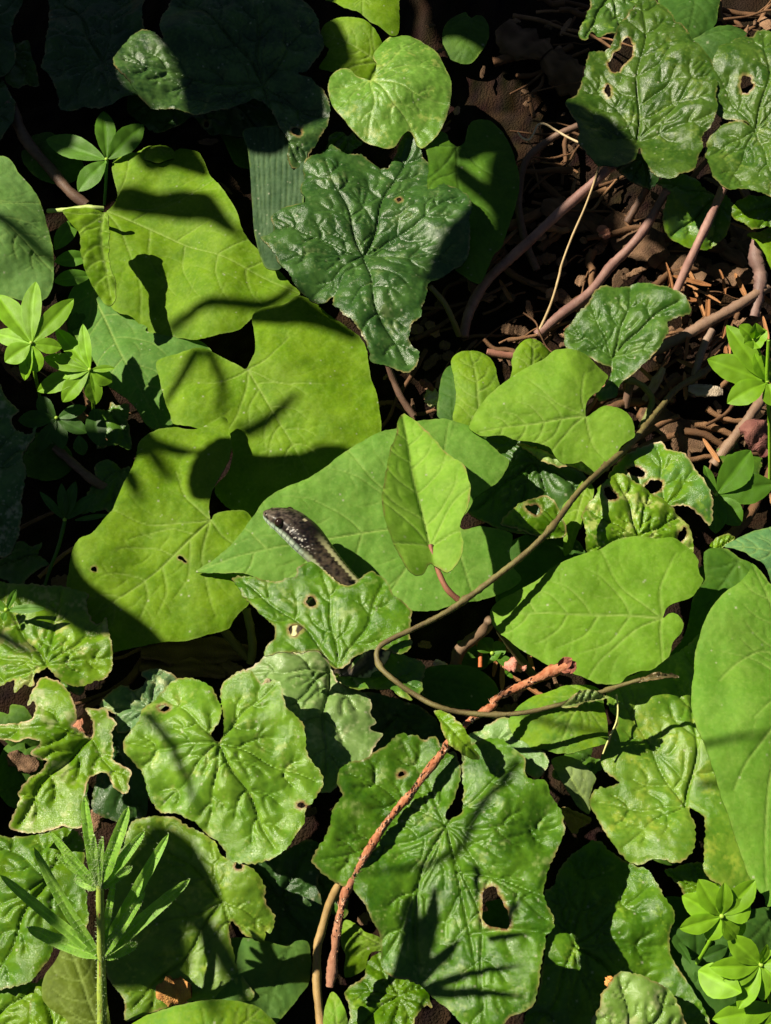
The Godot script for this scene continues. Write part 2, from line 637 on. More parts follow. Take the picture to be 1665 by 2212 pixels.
func leaflet_arrays(p0: Vector3, p1: Vector3, wid: float, bend: float, vee: float, roll: float, ca: Color, cb: Color, sd: int, sharp := 0.75, lin_ := false) -> Array:
	var V := PackedVector3Array()
	var N := PackedVector3Array()
	var C := PackedColorArray()
	var I := PackedInt32Array()
	var l := p0.distance_to(p1)
	var d := (p1 - p0) / l
	var face := (Vector3(0, 0.9, 0.3)).normalized()
	var side := d.cross(face).normalized().rotated(d, roll)
	var nrm := side.cross(d).normalized()
	var nl := 22
	var nw := 10
	for i in nl + 1:
		var t := float(i) / nl
		var w: float
		if lin_: w = wid * 0.5 * (smoothstep(-0.1, 0.25, t) * pow(clampf(1.0 - pow(t, 7.0), 0.0, 1.0), 0.6))
		else: w = wid * 0.5 * pow(maxf(sin(PI * pow(t, 1.12)), 0.0), sharp)
		w += 0.16 * MM * (1.0 - t)
		var cen := p0 + d * l * t + nrm * (bend * l * sin(PI * t * 0.9) - bend * 0.25 * l * t * t)
		for j in nw + 1:
			var s := (float(j) / nw * 2.0 - 1.0)
			var a := absf(s)
			var zz := vee * a * w - 0.25 * vee * w * a * a + 0.12 * MM * (1.0 - exp(-a * 6.0)) + 0.2 * MM * n_mid.get_noise_2d(t * l / MM + sd * 31.0, s * w / MM)
			V.append(cen + side * s * w * (1.0 + 0.05 * n_fine.get_noise_2d(t * 40.0, sd * 5.0 + s)) + nrm * zz)
			N.append(Vector3.ZERO)
			var m := clampf(0.5 + 0.7 * n_mid.get_noise_2d(t * l / MM * 1.3 + sd * 13.0, s * w / MM * 1.3), 0.0, 1.0)
			var c := ca.lerp(cb, m)
			c = c.lerp(cb * 1.35, 0.55 * exp(-pow(s * w / (0.2 * MM), 2.0)))
			if a > 0.9: c = c.lerp(cb * 1.2, 0.5)
			C.append(c)
	var row := nw + 1
	for i in nl:
		for j in nw:
			var a := i * row + j
			for q: int in [a, a + row, a + 1, a + 1, a + row, a + row + 1]: I.append(q)
	for k in range(0, I.size(), 3):
		var f := (V[I[k + 2]] - V[I[k]]).cross(V[I[k + 1]] - V[I[k]])
		for q in 3: N[I[k + q]] += f
	for k in N.size():
		N[k] = N[k].normalized() if N[k].length() > 1e-14 else nrm
	var arrays := []
	arrays.resize(Mesh.ARRAY_MAX)
	arrays[Mesh.ARRAY_VERTEX] = V
	arrays[Mesh.ARRAY_NORMAL] = N
	arrays[Mesh.ARRAY_COLOR] = C
	arrays[Mesh.ARRAY_INDEX] = I
	return arrays


# leaves: [tip x, tip y, width, tip height] in tile units and mm
func whorl(tile: String, c: Array, h: float, tips: Array, stem_pts: Array, col: String, label: String, group: String, at_base := 14.0) -> Node3D:
	var o := Node3D.new()
	o.name = numbered("bedstraw_sprig")
	tag(o, label, "plant", group)
	add_child(o, true)
	var pc := ground_at(at(tile, c[0], c[1]), h * MM)
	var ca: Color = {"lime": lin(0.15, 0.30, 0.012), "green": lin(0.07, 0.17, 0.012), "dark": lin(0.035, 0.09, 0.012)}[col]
	for e: Array in tips:
		var b := pc
		var tip := ground_at(at(tile, e[0], e[1]), (e[3] if e.size() > 3 else h) * MM)
		if e.size() > 4: b = ground_at(at(tile, e[4], e[5]), h * MM)
		b = b.move_toward(tip, 0.5 * MM)
		leaf_count += 1
		var f := rng.randf_range(0.85, 1.15)
		var a := leaflet_arrays(b, tip, e[2] * TS * 0.125 * MM, rng.randf_range(0.03, 0.09), rng.randf_range(0.1, 0.35), rng.randf_range(-0.25, 0.25), ca * f, ca * f * 1.35, leaf_count)
		put("leaflet", mesh_of(a, "leaflet"), o)
	if stem_pts:
		stem("stem", tile, stem_pts, 0.55, 0.45, ca * 0.9, ca * 1.4, o, "stem", 0.05)
	var bud := SphereMesh.new()
	bud.radius = 0.55 * MM; bud.height = 0.9 * MM; bud.radial_segments = 12; bud.rings = 6
	bud.material = mats["bud"]
	put("bud", bud, o).position = pc + Vector3(0, 0.5 * MM, 0)
	return o


func in_view(p: Vector2) -> bool:                        # not under a leaf
	if p.x < 2 or p.y < 2 or p.x > 1663 or p.y > 2209: return false
	for c: PackedVector2Array in covers:
		if Geometry2D.is_point_in_polygon(p, c): return false
	return true


func beside(p: Vector2) -> String:
	var best := ""
	var d := 1e9
	for k: String in landmarks:
		var q: Vector2 = landmarks[k]
		if p.distance_to(q) < d:
			d = p.distance_to(q)
			var v := p - q
			best = ("below " if v.y > 0.0 else "above ") + k if absf(v.y) > absf(v.x) else ("right of " if v.x > 0.0 else "left of ") + k
	return best


var landmarks := {"the fan-shaped leaf": Vector2(1350, 730), "the ivy-shaped leaf": Vector2(1380, 230), "the round kidney-shaped leaf": Vector2(850, 190), "the longest pink stalk": Vector2(1180, 500), "the puckered dark leaf": Vector2(800, 540), "the curled cream tendril": Vector2(1170, 290), "the drooping lobe": Vector2(1490, 460), "the tall bright sprig": Vector2(1640, 820), "the lime heart-shaped leaf": Vector2(1180, 880), "the root at the right": Vector2(1540, 680), "the holed glossy leaf": Vector2(1440, 1030), "the vine's upper end": Vector2(1400, 930), "the pink stalks' foot": Vector2(1000, 740), "the bud scrap": Vector2(930, 850), "the two bright sprigs": Vector2(130, 770), "the very dark sprig": Vector2(120, 910), "the long-stemmed dark sprig": Vector2(120, 1130), "the two-holed smooth leaf": Vector2(330, 1390), "the olive stalk": Vector2(540, 1370), "the ragged leaf": Vector2(130, 1620), "the notched round leaf": Vector2(480, 1480), "the red twig's tip": Vector2(1180, 1440), "the vine's bend": Vector2(950, 1400), "the bristly plant": Vector2(215, 1850), "the tan stalk": Vector2(690, 2000), "the largest puckered leaf": Vector2(950, 1850), "the half-shadowed leaf": Vector2(1290, 1780), "the pale folded leaf": Vector2(1240, 1680), "the star-like sprig": Vector2(1550, 1980), "the bark chip": Vector2(1350, 550), "the thin straw stalk": Vector2(1250, 440), "the shaded whorl": Vector2(230, 340)}


func _ready() -> void:
	# camera
	look = Basis(Vector3.RIGHT, deg_to_rad(-CAM_PITCH))
	half = tan(deg_to_rad(CAM_FOV) * 0.5)
	eye = Vector3(0, 0.02, 0) + look * Vector3(0, 0, CAM_DIST)
	var cam := Camera3D.new()
	cam.name = "camera"
	cam.fov = CAM_FOV
	cam.near = 0.01
	cam.far = 40.0
	cam.transform = Transform3D(look, eye)
	add_child(cam)
	cam.current = true
	# sky, exposure
	var env := Environment.new()
	var sky_mat := ProceduralSkyMaterial.new()
	sky_mat.sky_top_color = Color(0.42, 0.52, 0.68)
	sky_mat.sky_horizon_color = Color(0.62, 0.70, 0.78)
	sky_mat.ground_bottom_color = Color(0.08, 0.09, 0.05)
	sky_mat.ground_horizon_color = Color(0.3, 0.33, 0.25)
	sky_mat.sky_energy_multiplier = 0.55
	var sky := Sky.new()
	sky.sky_material = sky_mat
	env.background_mode = Environment.BG_SKY
	env.sky = sky
	env.background_energy_multiplier = 0.45
	env.tonemap_mode = Environment.TONE_MAPPER_LINEAR
	env.tonemap_exposure = 2.25
	env.sdfgi_enabled = true
	env.ssao_enabled = true
	env.ssil_enabled = true
	var we := WorldEnvironment.new()
	we.name = "surroundings"
	we.environment = env
	add_child(we)
	# sun, from beyond the upper left of the frame
	var sun := DirectionalLight3D.new()
	sun.name = "sun"
	sun.light_color = Color(1.0, 0.965, 0.88)
	sun.light_energy = 1.5
	sun.light_angular_distance = 0.5
	sun.shadow_enabled = true
	add_child(sun)
	sun.look_at_from_position(TO_SUN.normalized() * 5.0, Vector3.ZERO)

	rng.seed = 20
	n_wave.noise_type = FastNoiseLite.TYPE_SIMPLEX_SMOOTH; n_wave.frequency = 0.026; n_wave.fractal_octaves = 2; n_wave.fractal_gain = 0.3; n_wave.seed = 30
	n_low.noise_type = FastNoiseLite.TYPE_SIMPLEX_SMOOTH; n_low.frequency = 0.06; n_low.fractal_octaves = 2; n_low.seed = 3
	n_mid.noise_type = FastNoiseLite.TYPE_SIMPLEX_SMOOTH; n_mid.frequency = 0.2; n_mid.fractal_octaves = 2; n_mid.seed = 5
	n_fine.noise_type = FastNoiseLite.TYPE_SIMPLEX_SMOOTH; n_fine.frequency = 0.7; n_fine.fractal_octaves = 2; n_fine.seed = 9
	n_net.noise_type = FastNoiseLite.TYPE_CELLULAR; n_net.frequency = 0.42; n_net.seed = 15
	n_net.cellular_return_type = FastNoiseLite.RETURN_DISTANCE2_SUB; n_net.fractal_type = FastNoiseLite.FRACTAL_NONE
	n_cell.noise_type = FastNoiseLite.TYPE_CELLULAR; n_cell.frequency = 0.2; n_cell.seed = 12
	n_cell.cellular_return_type = FastNoiseLite.RETURN_DISTANCE2_SUB; n_cell.fractal_type = FastNoiseLite.FRACTAL_NONE
	make_looks()
	soil()
	leaves_top()
	leaves_middle()
	leaves_bottom()
	low_leaves()
	sprigs()
	vines_and_twigs()
	snake()
	litter()
	overhead()
	round_about()


func make_looks() -> void:
	var cells := noise_texture(0.045, FastNoiseLite.TYPE_CELLULAR, 4)
	var grain := noise_texture(0.03, FastNoiseLite.TYPE_SIMPLEX_SMOOTH, 8)
	make_material("smooth_blade", 0.6, 0.28, Color(0.80, 0.86, 0.36), 0.07, 7.0, cells)
	make_material("glossy_blade", 0.30, 0.42, Color(0.66, 0.72, 0.25), 0.06, 5.0, cells)
	make_material("leaflet", 0.5, 0.4, Color(0.85, 0.9, 0.4), 0.05, 6.0, cells)
	make_material("bud", 0.5, 0.4, Color.BLACK, 0.0, 5.0, null)
	(mats["bud"] as StandardMaterial3D).vertex_color_use_as_albedo = false
	(mats["bud"] as StandardMaterial3D).albedo_color = lin(0.25, 0.38, 0.04).linear_to_srgb()
	make_material("stem", 0.55, 0.4, Color.BLACK, 0.08, 5.0, grain)
	make_material("dead", 0.75, 0.3, Color.BLACK, 0.15, 6.0, grain)
	make_material("bark", 0.85, 0.25, Color.BLACK, 0.4, 8.0, grain)
	make_material("earth", 0.95, 0.2, Color.BLACK, 0.8, 14.0, grain)
	make_material("hair", 0.5, 0.4, Color.BLACK, 0.0, 5.0, null)
	make_material("iris", 0.08, 0.5, Color.BLACK, 0.0, 5.0, null)
	make_material("pupil", 0.06, 0.5, Color.BLACK, 0.0, 5.0, null)
	for e: Array in [["hair", lin(0.34, 0.44, 0.2)], ["iris", lin(0.016, 0.008, 0.006)], ["pupil", lin(0.006, 0.005, 0.005)]]:
		(mats[e[0]] as StandardMaterial3D).vertex_color_use_as_albedo = false
		(mats[e[0]] as StandardMaterial3D).albedo_color = (e[1] as Color).linear_to_srgb()
	make_material("scales", 0.38, 0.4, Color.BLACK, 0.0, 5.0, null)
	var bind := {"rim": 0.4, "net": 0.14, "mat": "smooth_blade", "c0": lin(0.105, 0.214, 0.005), "c1": lin(0.16, 0.28, 0.010), "cv": lin(0.30, 0.40, 0.10), "puff": 0.35, "groove": 0.42, "wave": 3.8, "rumple": 0.2, "dome": 3.0, "puff_r": 1.8, "vein_w": 0.25, "ragged": 0.16, "vmix": 0.9, "specks": 1.0, "ce": lin(0.2, 0.3, 0.05), "brown": 0.2, "curl": 0.3}
	styles["bind"] = bind
	var b2 := bind.duplicate()
	b2.merge({"c0": lin(0.085, 0.20, 0.03), "c1": lin(0.11, 0.235, 0.045)}, true)
	styles["bind_cool"] = b2
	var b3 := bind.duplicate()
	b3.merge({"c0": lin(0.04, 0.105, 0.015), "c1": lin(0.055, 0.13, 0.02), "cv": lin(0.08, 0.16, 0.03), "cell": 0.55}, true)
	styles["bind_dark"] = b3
	var crink := {"net": 0.14, "mat": "glossy_blade", "c0": lin(0.034, 0.095, 0.003), "c1": lin(0.092, 0.185, 0.005), "cv": lin(0.11, 0.20, 0.03), "cp": lin(0.18, 0.29, 0.025), "blotch": 0.16, "puff": 2.5, "groove": 0.75, "wave": 4.5, "rumple": 0.2, "quilt": 0.10, "dome": 1.5, "puff_r": 2.3, "vein_w": 0.22, "ragged": 0.35, "tooth": 0.45, "tooth_pitch": 1.7, "vmix": 0.35, "specks": 1.3, "ce": lin(0.30, 0.22, 0.09), "brown": 0.25, "curl": 0.5}
	styles["crink"] = crink
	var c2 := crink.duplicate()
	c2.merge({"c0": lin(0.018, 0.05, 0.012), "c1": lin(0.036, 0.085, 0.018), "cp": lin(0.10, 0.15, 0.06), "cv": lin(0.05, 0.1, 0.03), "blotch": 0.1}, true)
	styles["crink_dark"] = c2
	var c3 := crink.duplicate()
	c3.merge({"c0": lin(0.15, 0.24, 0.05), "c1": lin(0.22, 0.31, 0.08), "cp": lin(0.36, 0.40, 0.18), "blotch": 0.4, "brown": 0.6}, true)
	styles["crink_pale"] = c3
	var c4 := crink.duplicate()
	c4.merge({"c0": lin(0.075, 0.17, 0.005), "c1": lin(0.15, 0.265, 0.012), "cp": lin(0.26, 0.33, 0.04), "blotch": 0.28}, true)
	styles["crink_lime"] = c4


func leaves_top() -> void:
	var X := {}
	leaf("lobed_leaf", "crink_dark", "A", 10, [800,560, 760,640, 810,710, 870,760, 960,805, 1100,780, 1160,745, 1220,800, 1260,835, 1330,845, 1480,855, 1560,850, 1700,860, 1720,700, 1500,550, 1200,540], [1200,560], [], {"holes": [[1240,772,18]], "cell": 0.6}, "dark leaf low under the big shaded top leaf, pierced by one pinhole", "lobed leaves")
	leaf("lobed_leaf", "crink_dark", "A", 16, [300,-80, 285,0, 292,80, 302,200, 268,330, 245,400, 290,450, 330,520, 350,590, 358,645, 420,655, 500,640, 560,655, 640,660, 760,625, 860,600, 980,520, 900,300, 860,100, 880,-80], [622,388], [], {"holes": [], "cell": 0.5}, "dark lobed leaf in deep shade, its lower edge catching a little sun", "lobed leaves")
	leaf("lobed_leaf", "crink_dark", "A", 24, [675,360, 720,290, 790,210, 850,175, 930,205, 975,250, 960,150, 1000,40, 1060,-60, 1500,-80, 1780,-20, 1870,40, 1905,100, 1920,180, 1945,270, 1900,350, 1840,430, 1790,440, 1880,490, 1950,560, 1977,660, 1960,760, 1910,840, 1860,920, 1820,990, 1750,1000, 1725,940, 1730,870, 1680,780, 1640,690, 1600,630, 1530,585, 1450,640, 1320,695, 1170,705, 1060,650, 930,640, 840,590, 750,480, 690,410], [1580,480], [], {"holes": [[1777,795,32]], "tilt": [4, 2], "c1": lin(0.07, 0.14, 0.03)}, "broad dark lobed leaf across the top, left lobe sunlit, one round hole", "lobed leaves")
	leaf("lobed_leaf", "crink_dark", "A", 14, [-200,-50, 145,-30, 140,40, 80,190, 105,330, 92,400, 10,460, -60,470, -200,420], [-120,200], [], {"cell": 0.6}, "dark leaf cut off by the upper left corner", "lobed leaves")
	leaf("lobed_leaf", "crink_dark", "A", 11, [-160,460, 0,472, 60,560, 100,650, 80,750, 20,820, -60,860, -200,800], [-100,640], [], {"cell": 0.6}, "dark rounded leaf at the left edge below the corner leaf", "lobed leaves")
	leaf("bindweed_leaf", "bind_cool", "A", 22, [-260,900, 0,895, 60,920, 110,1000, 180,1080, 240,1180, 280,1320, 310,1420, 322,1520, 320,1640, 300,1730, 255,1770, 150,1775, 60,1752, 0,1745, -120,1700, -260,1650], [-200,1180], [310,1600], {"tilt": [6, 4], "c0": lin(0.115, 0.235, 0.05), "c1": lin(0.14, 0.27, 0.07)}, "smooth pale blue-green leaf cut off by the left edge, above the bright whorled sprig", "bindweed leaves")
	leaf("bindweed_leaf", "bind", "A", 13.5, [620,1245, 672,1190, 690,1130, 670,1060, 660,980, 682,910, 740,890, 820,895, 900,890, 1000,885, 1050,835, 1110,845, 1165,860, 1205,920, 1240,1010, 1280,1060, 1330,1120, 1380,1200, 1430,1290, 1452,1370, 1500,1440, 1580,1500, 1640,1560, 1700,1630, 1740,1680, 1785,1735, 1640,1840, 1510,1895, 1440,1960, 1380,1985, 1200,2022, 1050,2010, 980,2000, 870,1960, 780,1890, 700,1870, 640,1800, 590,1700, 560,1560, 540,1420, 560,1300], [620,1245], [1785,1735], {"wave": 4.5, "tilt": [-3, 3]}, "large heart-shaped leaf banded with shadows, its left lobe curled up, upper left", "bindweed leaves")
	leaf("bindweed_leaf", "bind", "A", 25, [625,1262, 540,1248, 480,1272, 425,1305, 455,1360, 520,1450, 530,1560, 548,1660, 590,1760, 650,1840, 690,1790, 692,1700, 655,1560, 650,1400, 632,1300], [600,1262], [670,1800], {"rumple": 0.6, "puff": 0.6, "wave": 4.0, "tilt": [-18, 8], "fold_deg": [10, 30]}, "crumpled strip of leaf curled up beside the big banded leaf", "bindweed leaves")
	leaf("bindweed_leaf", "bind", "A", 12, [812,890, 858,868, 920,863, 1004,885, 1060,940, 950,1000, 850,960], [830,900], [1040,940], {}, "small sliver of leaf behind the top of the big banded leaf", "bindweed leaves")
	# the top middle
	leaf("bindweed_leaf", "bind", "B", 23, [470,-60, 540,20, 600,70, 690,110, 740,142, 800,162, 860,187, 902,172, 913,120, 912,0, 905,-80, 700,-120], [720,-120], [700,110], {}, "bright smooth leaf cut off by the top edge, above the round notched leaf", "bindweed leaves")
	leaf("bindweed_leaf", "bind", "B", 22, [445,150, 470,110, 530,90, 600,95, 680,120, 750,170, 800,230, 840,300, 800,360, 770,415, 650,412, 560,390, 480,360, 438,340, 480,280, 497,250, 460,210], [800,330], [450,140], {"fold_deg": [0, 14]}, "small creased bright leaf tucked behind the round notched leaf", "bindweed leaves")
	leaf("round_leaf", "bind", "B", 24.5, [762,285, 800,232, 850,192, 930,178, 1000,190, 1080,240, 1150,310, 1195,400, 1226,490, 1222,580, 1200,670, 1160,740, 1110,790, 1055,823, 1030,815, 1015,790, 990,748, 960,745, 920,790, 890,830, 830,838, 760,825, 690,790, 620,740, 560,680, 510,620, 487,540, 495,470, 520,430, 570,400, 620,405, 650,440, 690,460, 738,478, 765,440, 777,380, 760,330], [742,478], [], {"c0": lin(0.085, 0.19, 0.02), "c1": lin(0.13, 0.26, 0.035), "cp": lin(0.30, 0.38, 0.08), "blotch": 0.25, "puff": 0.6, "rumple": 0.3, "brown": 0.45, "ce": lin(0.32, 0.30, 0.1), "tilt": [3, -3], "mat": "glossy_blade"}, "round kidney-shaped leaf with yellow flecks and a notch in its lower edge, top centre", "bindweed leaves")
	leaf("lobed_leaf", "crink_dark", "B", 22, [345,1000, 380,960, 440,945, 490,900, 505,870, 560,910, 620,925, 680,925, 740,950, 800,980, 840,985, 880,940, 910,880, 950,830, 990,835, 1030,890, 1060,950, 1090,985, 1120,1040, 1180,1080, 1220,1130, 1290,1170, 1330,1220, 1342,1290, 1330,1380, 1335,1450, 1330,1520, 1300,1570, 1240,1600, 1160,1650, 1090,1690, 1075,1780, 1050,1840, 1045,1890, 1000,1920, 975,1980, 980,2020, 1035,2070, 1030,2120, 1000,2170, 960,2195, 900,2180, 860,2165, 800,2160, 740,2150, 735,2100, 720,2050, 690,2000, 640,1940, 600,1920, 560,1870, 520,1830, 515,1770, 460,1800, 400,1790, 340,1750, 300,1730, 250,1650, 200,1600, 160,1540, 110,1480, 88,1450, 150,1420, 160,1380, 150,1330, 190,1290, 260,1262, 340,1258, 350,1230, 320,1160, 340,1080], [700,1510], [], {"holes": [[912,1216,13]], "c0": lin(0.022, 0.064, 0.012), "c1": lin(0.05, 0.115, 0.022), "cp": lin(0.13, 0.19, 0.06), "blotch": 0.18, "puff": 2.2, "tilt": [2, -2]}, "big puckered dark green lobed leaf with a pinhole, centre of the upper half", "lobed leaves")
	leaf("bindweed_leaf", "bind_dark", "B", 18, [1060,830, 1150,790, 1200,800, 1220,850, 1270,862, 1310,830, 1330,740, 1370,690, 1430,670, 1500,690, 1560,760, 1600,850, 1615,930, 1635,1030, 1632,1140, 1610,1240, 1570,1350, 1540,1440, 1490,1500, 1440,1620, 1400,1690, 1340,1680, 1250,1600, 1150,1400, 1080,1150, 1090,980], [1262,866], [1400,1690], {"c0": lin(0.06, 0.15, 0.012), "c1": lin(0.09, 0.2, 0.016), "cell": 0.45}, "shaded smooth leaf behind the puckered dark leaf, one bright sunlit patch near its edge", "bindweed leaves")
	leaf("grass_blade", "bind_cool", "B", 18, [-10,760, 5,900, 22,1050, 34,1250, 52,1430, 110,1600, 200,1600, 320,1300, 352,1000, 330,760], [170,600], [], {"c0": lin(0.04, 0.085, 0.035), "c1": lin(0.075, 0.135, 0.06), "wave": 1.5, "dome": 1.2, "puff": 0.25, "groove": 0.3, "vein_w": 0.16, "puff_r": 0.8, "ragged": 0.05, "curl": 0.0, "net": 0.0, "veins": [[34,760,60,1100,90,1540], [62,760,84,1100,108,1540], [100,760,112,1100,126,1540], [128,760,146,1100,140,1540], [172,760,176,1100,160,1540], [204,760,214,1100,186,1500], [240,760,244,1100,214,1460], [262,760,280,1100,240,1400], [306,760,310,1100,280,1350]], "vmix": 0.15, "specks": 2.0}, "broad ribbed grey-green grass blade running down behind the puckered dark leaf", "")
	# upper right
	leaf("lobed_leaf", "crink", "C", 31, [520,150, 550,90, 580,20, 600,-40, 870,-40, 830,50, 780,110, 740,170, 690,185, 640,200, 610,170, 590,155, 570,195, 540,185], [700,-60], [], {"c0": lin(0.035, 0.09, 0.012), "c1": lin(0.07, 0.14, 0.02)}, "small ragged leaf tip cut off by the top edge, beside the ivy-shaped leaf", "lobed leaves")
	leaf("lobed_leaf", "crink", "C", 35, [890,-60, 925,-40, 980,0, 1020,40, 1060,90, 1090,160, 1110,155, 1140,200, 1165,260, 1200,310, 1240,360, 1290,400, 1320,450, 1330,540, 1318,640, 1330,700, 1290,780, 1245,830, 1250,880, 1220,960, 1200,1030, 1130,1060, 1050,1085, 970,1060, 930,1010, 900,950, 885,900, 880,862, 860,920, 820,980, 760,1005, 680,1000, 620,1000, 570,960, 510,900, 500,860, 510,800, 490,730, 450,670, 425,630, 460,590, 500,550, 520,490, 550,410, 560,340, 580,300, 640,290, 700,270, 722,230, 740,180, 800,110, 850,30], [868,800], [], {"holes": [[690,345,720,312,760,282,780,242,815,245,835,290,830,340,790,372,750,405,720,410,695,378], [672,505,690,485,703,512,708,545,690,552]], "c0": lin(0.026, 0.066, 0.006), "c1": lin(0.062, 0.118, 0.014), "cp": lin(0.13, 0.19, 0.03), "blotch": 0.2, "puff": 2.2, "tilt": [-2, 4]}, "ivy-shaped green leaf with a long torn hole in its upper left, top right", "lobed leaves")
	leaf("lobed_leaf", "crink", "C", 39, [1290,620, 1268,590, 1248,520, 1300,440, 1310,380, 1340,330, 1350,290, 1420,260, 1480,220, 1560,200, 1590,160, 1660,160, 1780,200, 1850,500, 1850,900, 1800,1220, 1665,1190, 1600,1170, 1520,1140, 1400,1140, 1330,1080, 1290,980, 1275,920, 1280,840, 1310,770, 1360,730, 1430,705, 1500,720, 1552,752, 1520,720, 1430,700, 1340,660], [1575,765], [], {"holes": [[1480,500,1500,470,1540,480,1550,530,1520,558,1488,540]], "c0": lin(0.028, 0.074, 0.008), "c1": lin(0.068, 0.128, 0.016), "cp": lin(0.14, 0.2, 0.035), "blotch": 0.2, "puff": 1.9, "tilt": [-3, 3]}, "lobed leaf cut off by the right edge near the top, small brown-rimmed hole in it", "lobed leaves")
	leaf("lobed_leaf", "crink", "C", 17, [970,1085, 1100,1060, 1190,1070, 1250,1120, 1330,1150, 1400,1180, 1440,1240, 1425,1320, 1400,1390, 1330,1440, 1280,1470, 1190,1465, 1110,1430, 1040,1380, 1015,1320, 1020,1250, 1030,1190, 1000,1130], [1350,1160], [], {"c0": lin(0.06, 0.14, 0.03)}, "drooping leaf lobe below the ivy-shaped leaf, a pink stalk passing in front of it", "lobed leaves")
	leaf("lobed_leaf", "crink_dark", "C", 26, [735,1010, 780,960, 900,960, 1000,1040, 975,1110, 910,1135, 830,1110, 770,1070], [900,980], [], {}, "small dark lobe showing under the lower edge of the ivy-shaped leaf", "lobed leaves")
	leaf("lobed_leaf", "crink", "C", 25, [1425,1300, 1440,1240, 1520,1210, 1600,1220, 1700,1190, 1850,1250, 1850,1340, 1700,1360, 1600,1370, 1540,1382, 1480,1340], [1700,1240], [], {}, "leaf lobe at the right edge below the leaf with the brown-rimmed hole", "lobed leaves")
	leaf("bindweed_leaf", "bind", "C", 20, [1530,1385, 1600,1385, 1700,1350, 1800,1480, 1700,1640, 1650,1590, 1600,1490], [1780,1440], [1540,1390], {}, "small smooth leaf tip at the right edge above the curled twig", "bindweed leaves")
	leaf("bindweed_leaf", "bind_dark", "C", 14, [1170,250, 1250,220, 1350,170, 1450,135, 1520,160, 1510,210, 1400,300, 1330,350, 1290,400, 1230,360], [1170,250], [1520,170], {}, "dark narrow leaf in shade between the two lobed leaves at the top right", "bindweed leaves")
	leaf("bindweed_leaf", "bind_dark", "C", 8, [1010,-60, 1340,-60, 1345,60, 1330,140, 1250,200, 1150,240, 1080,120], [1200,-80], [1150,240], {}, "very dark leaf deep in shade at the top right behind the ivy-shaped leaf", "bindweed leaves")


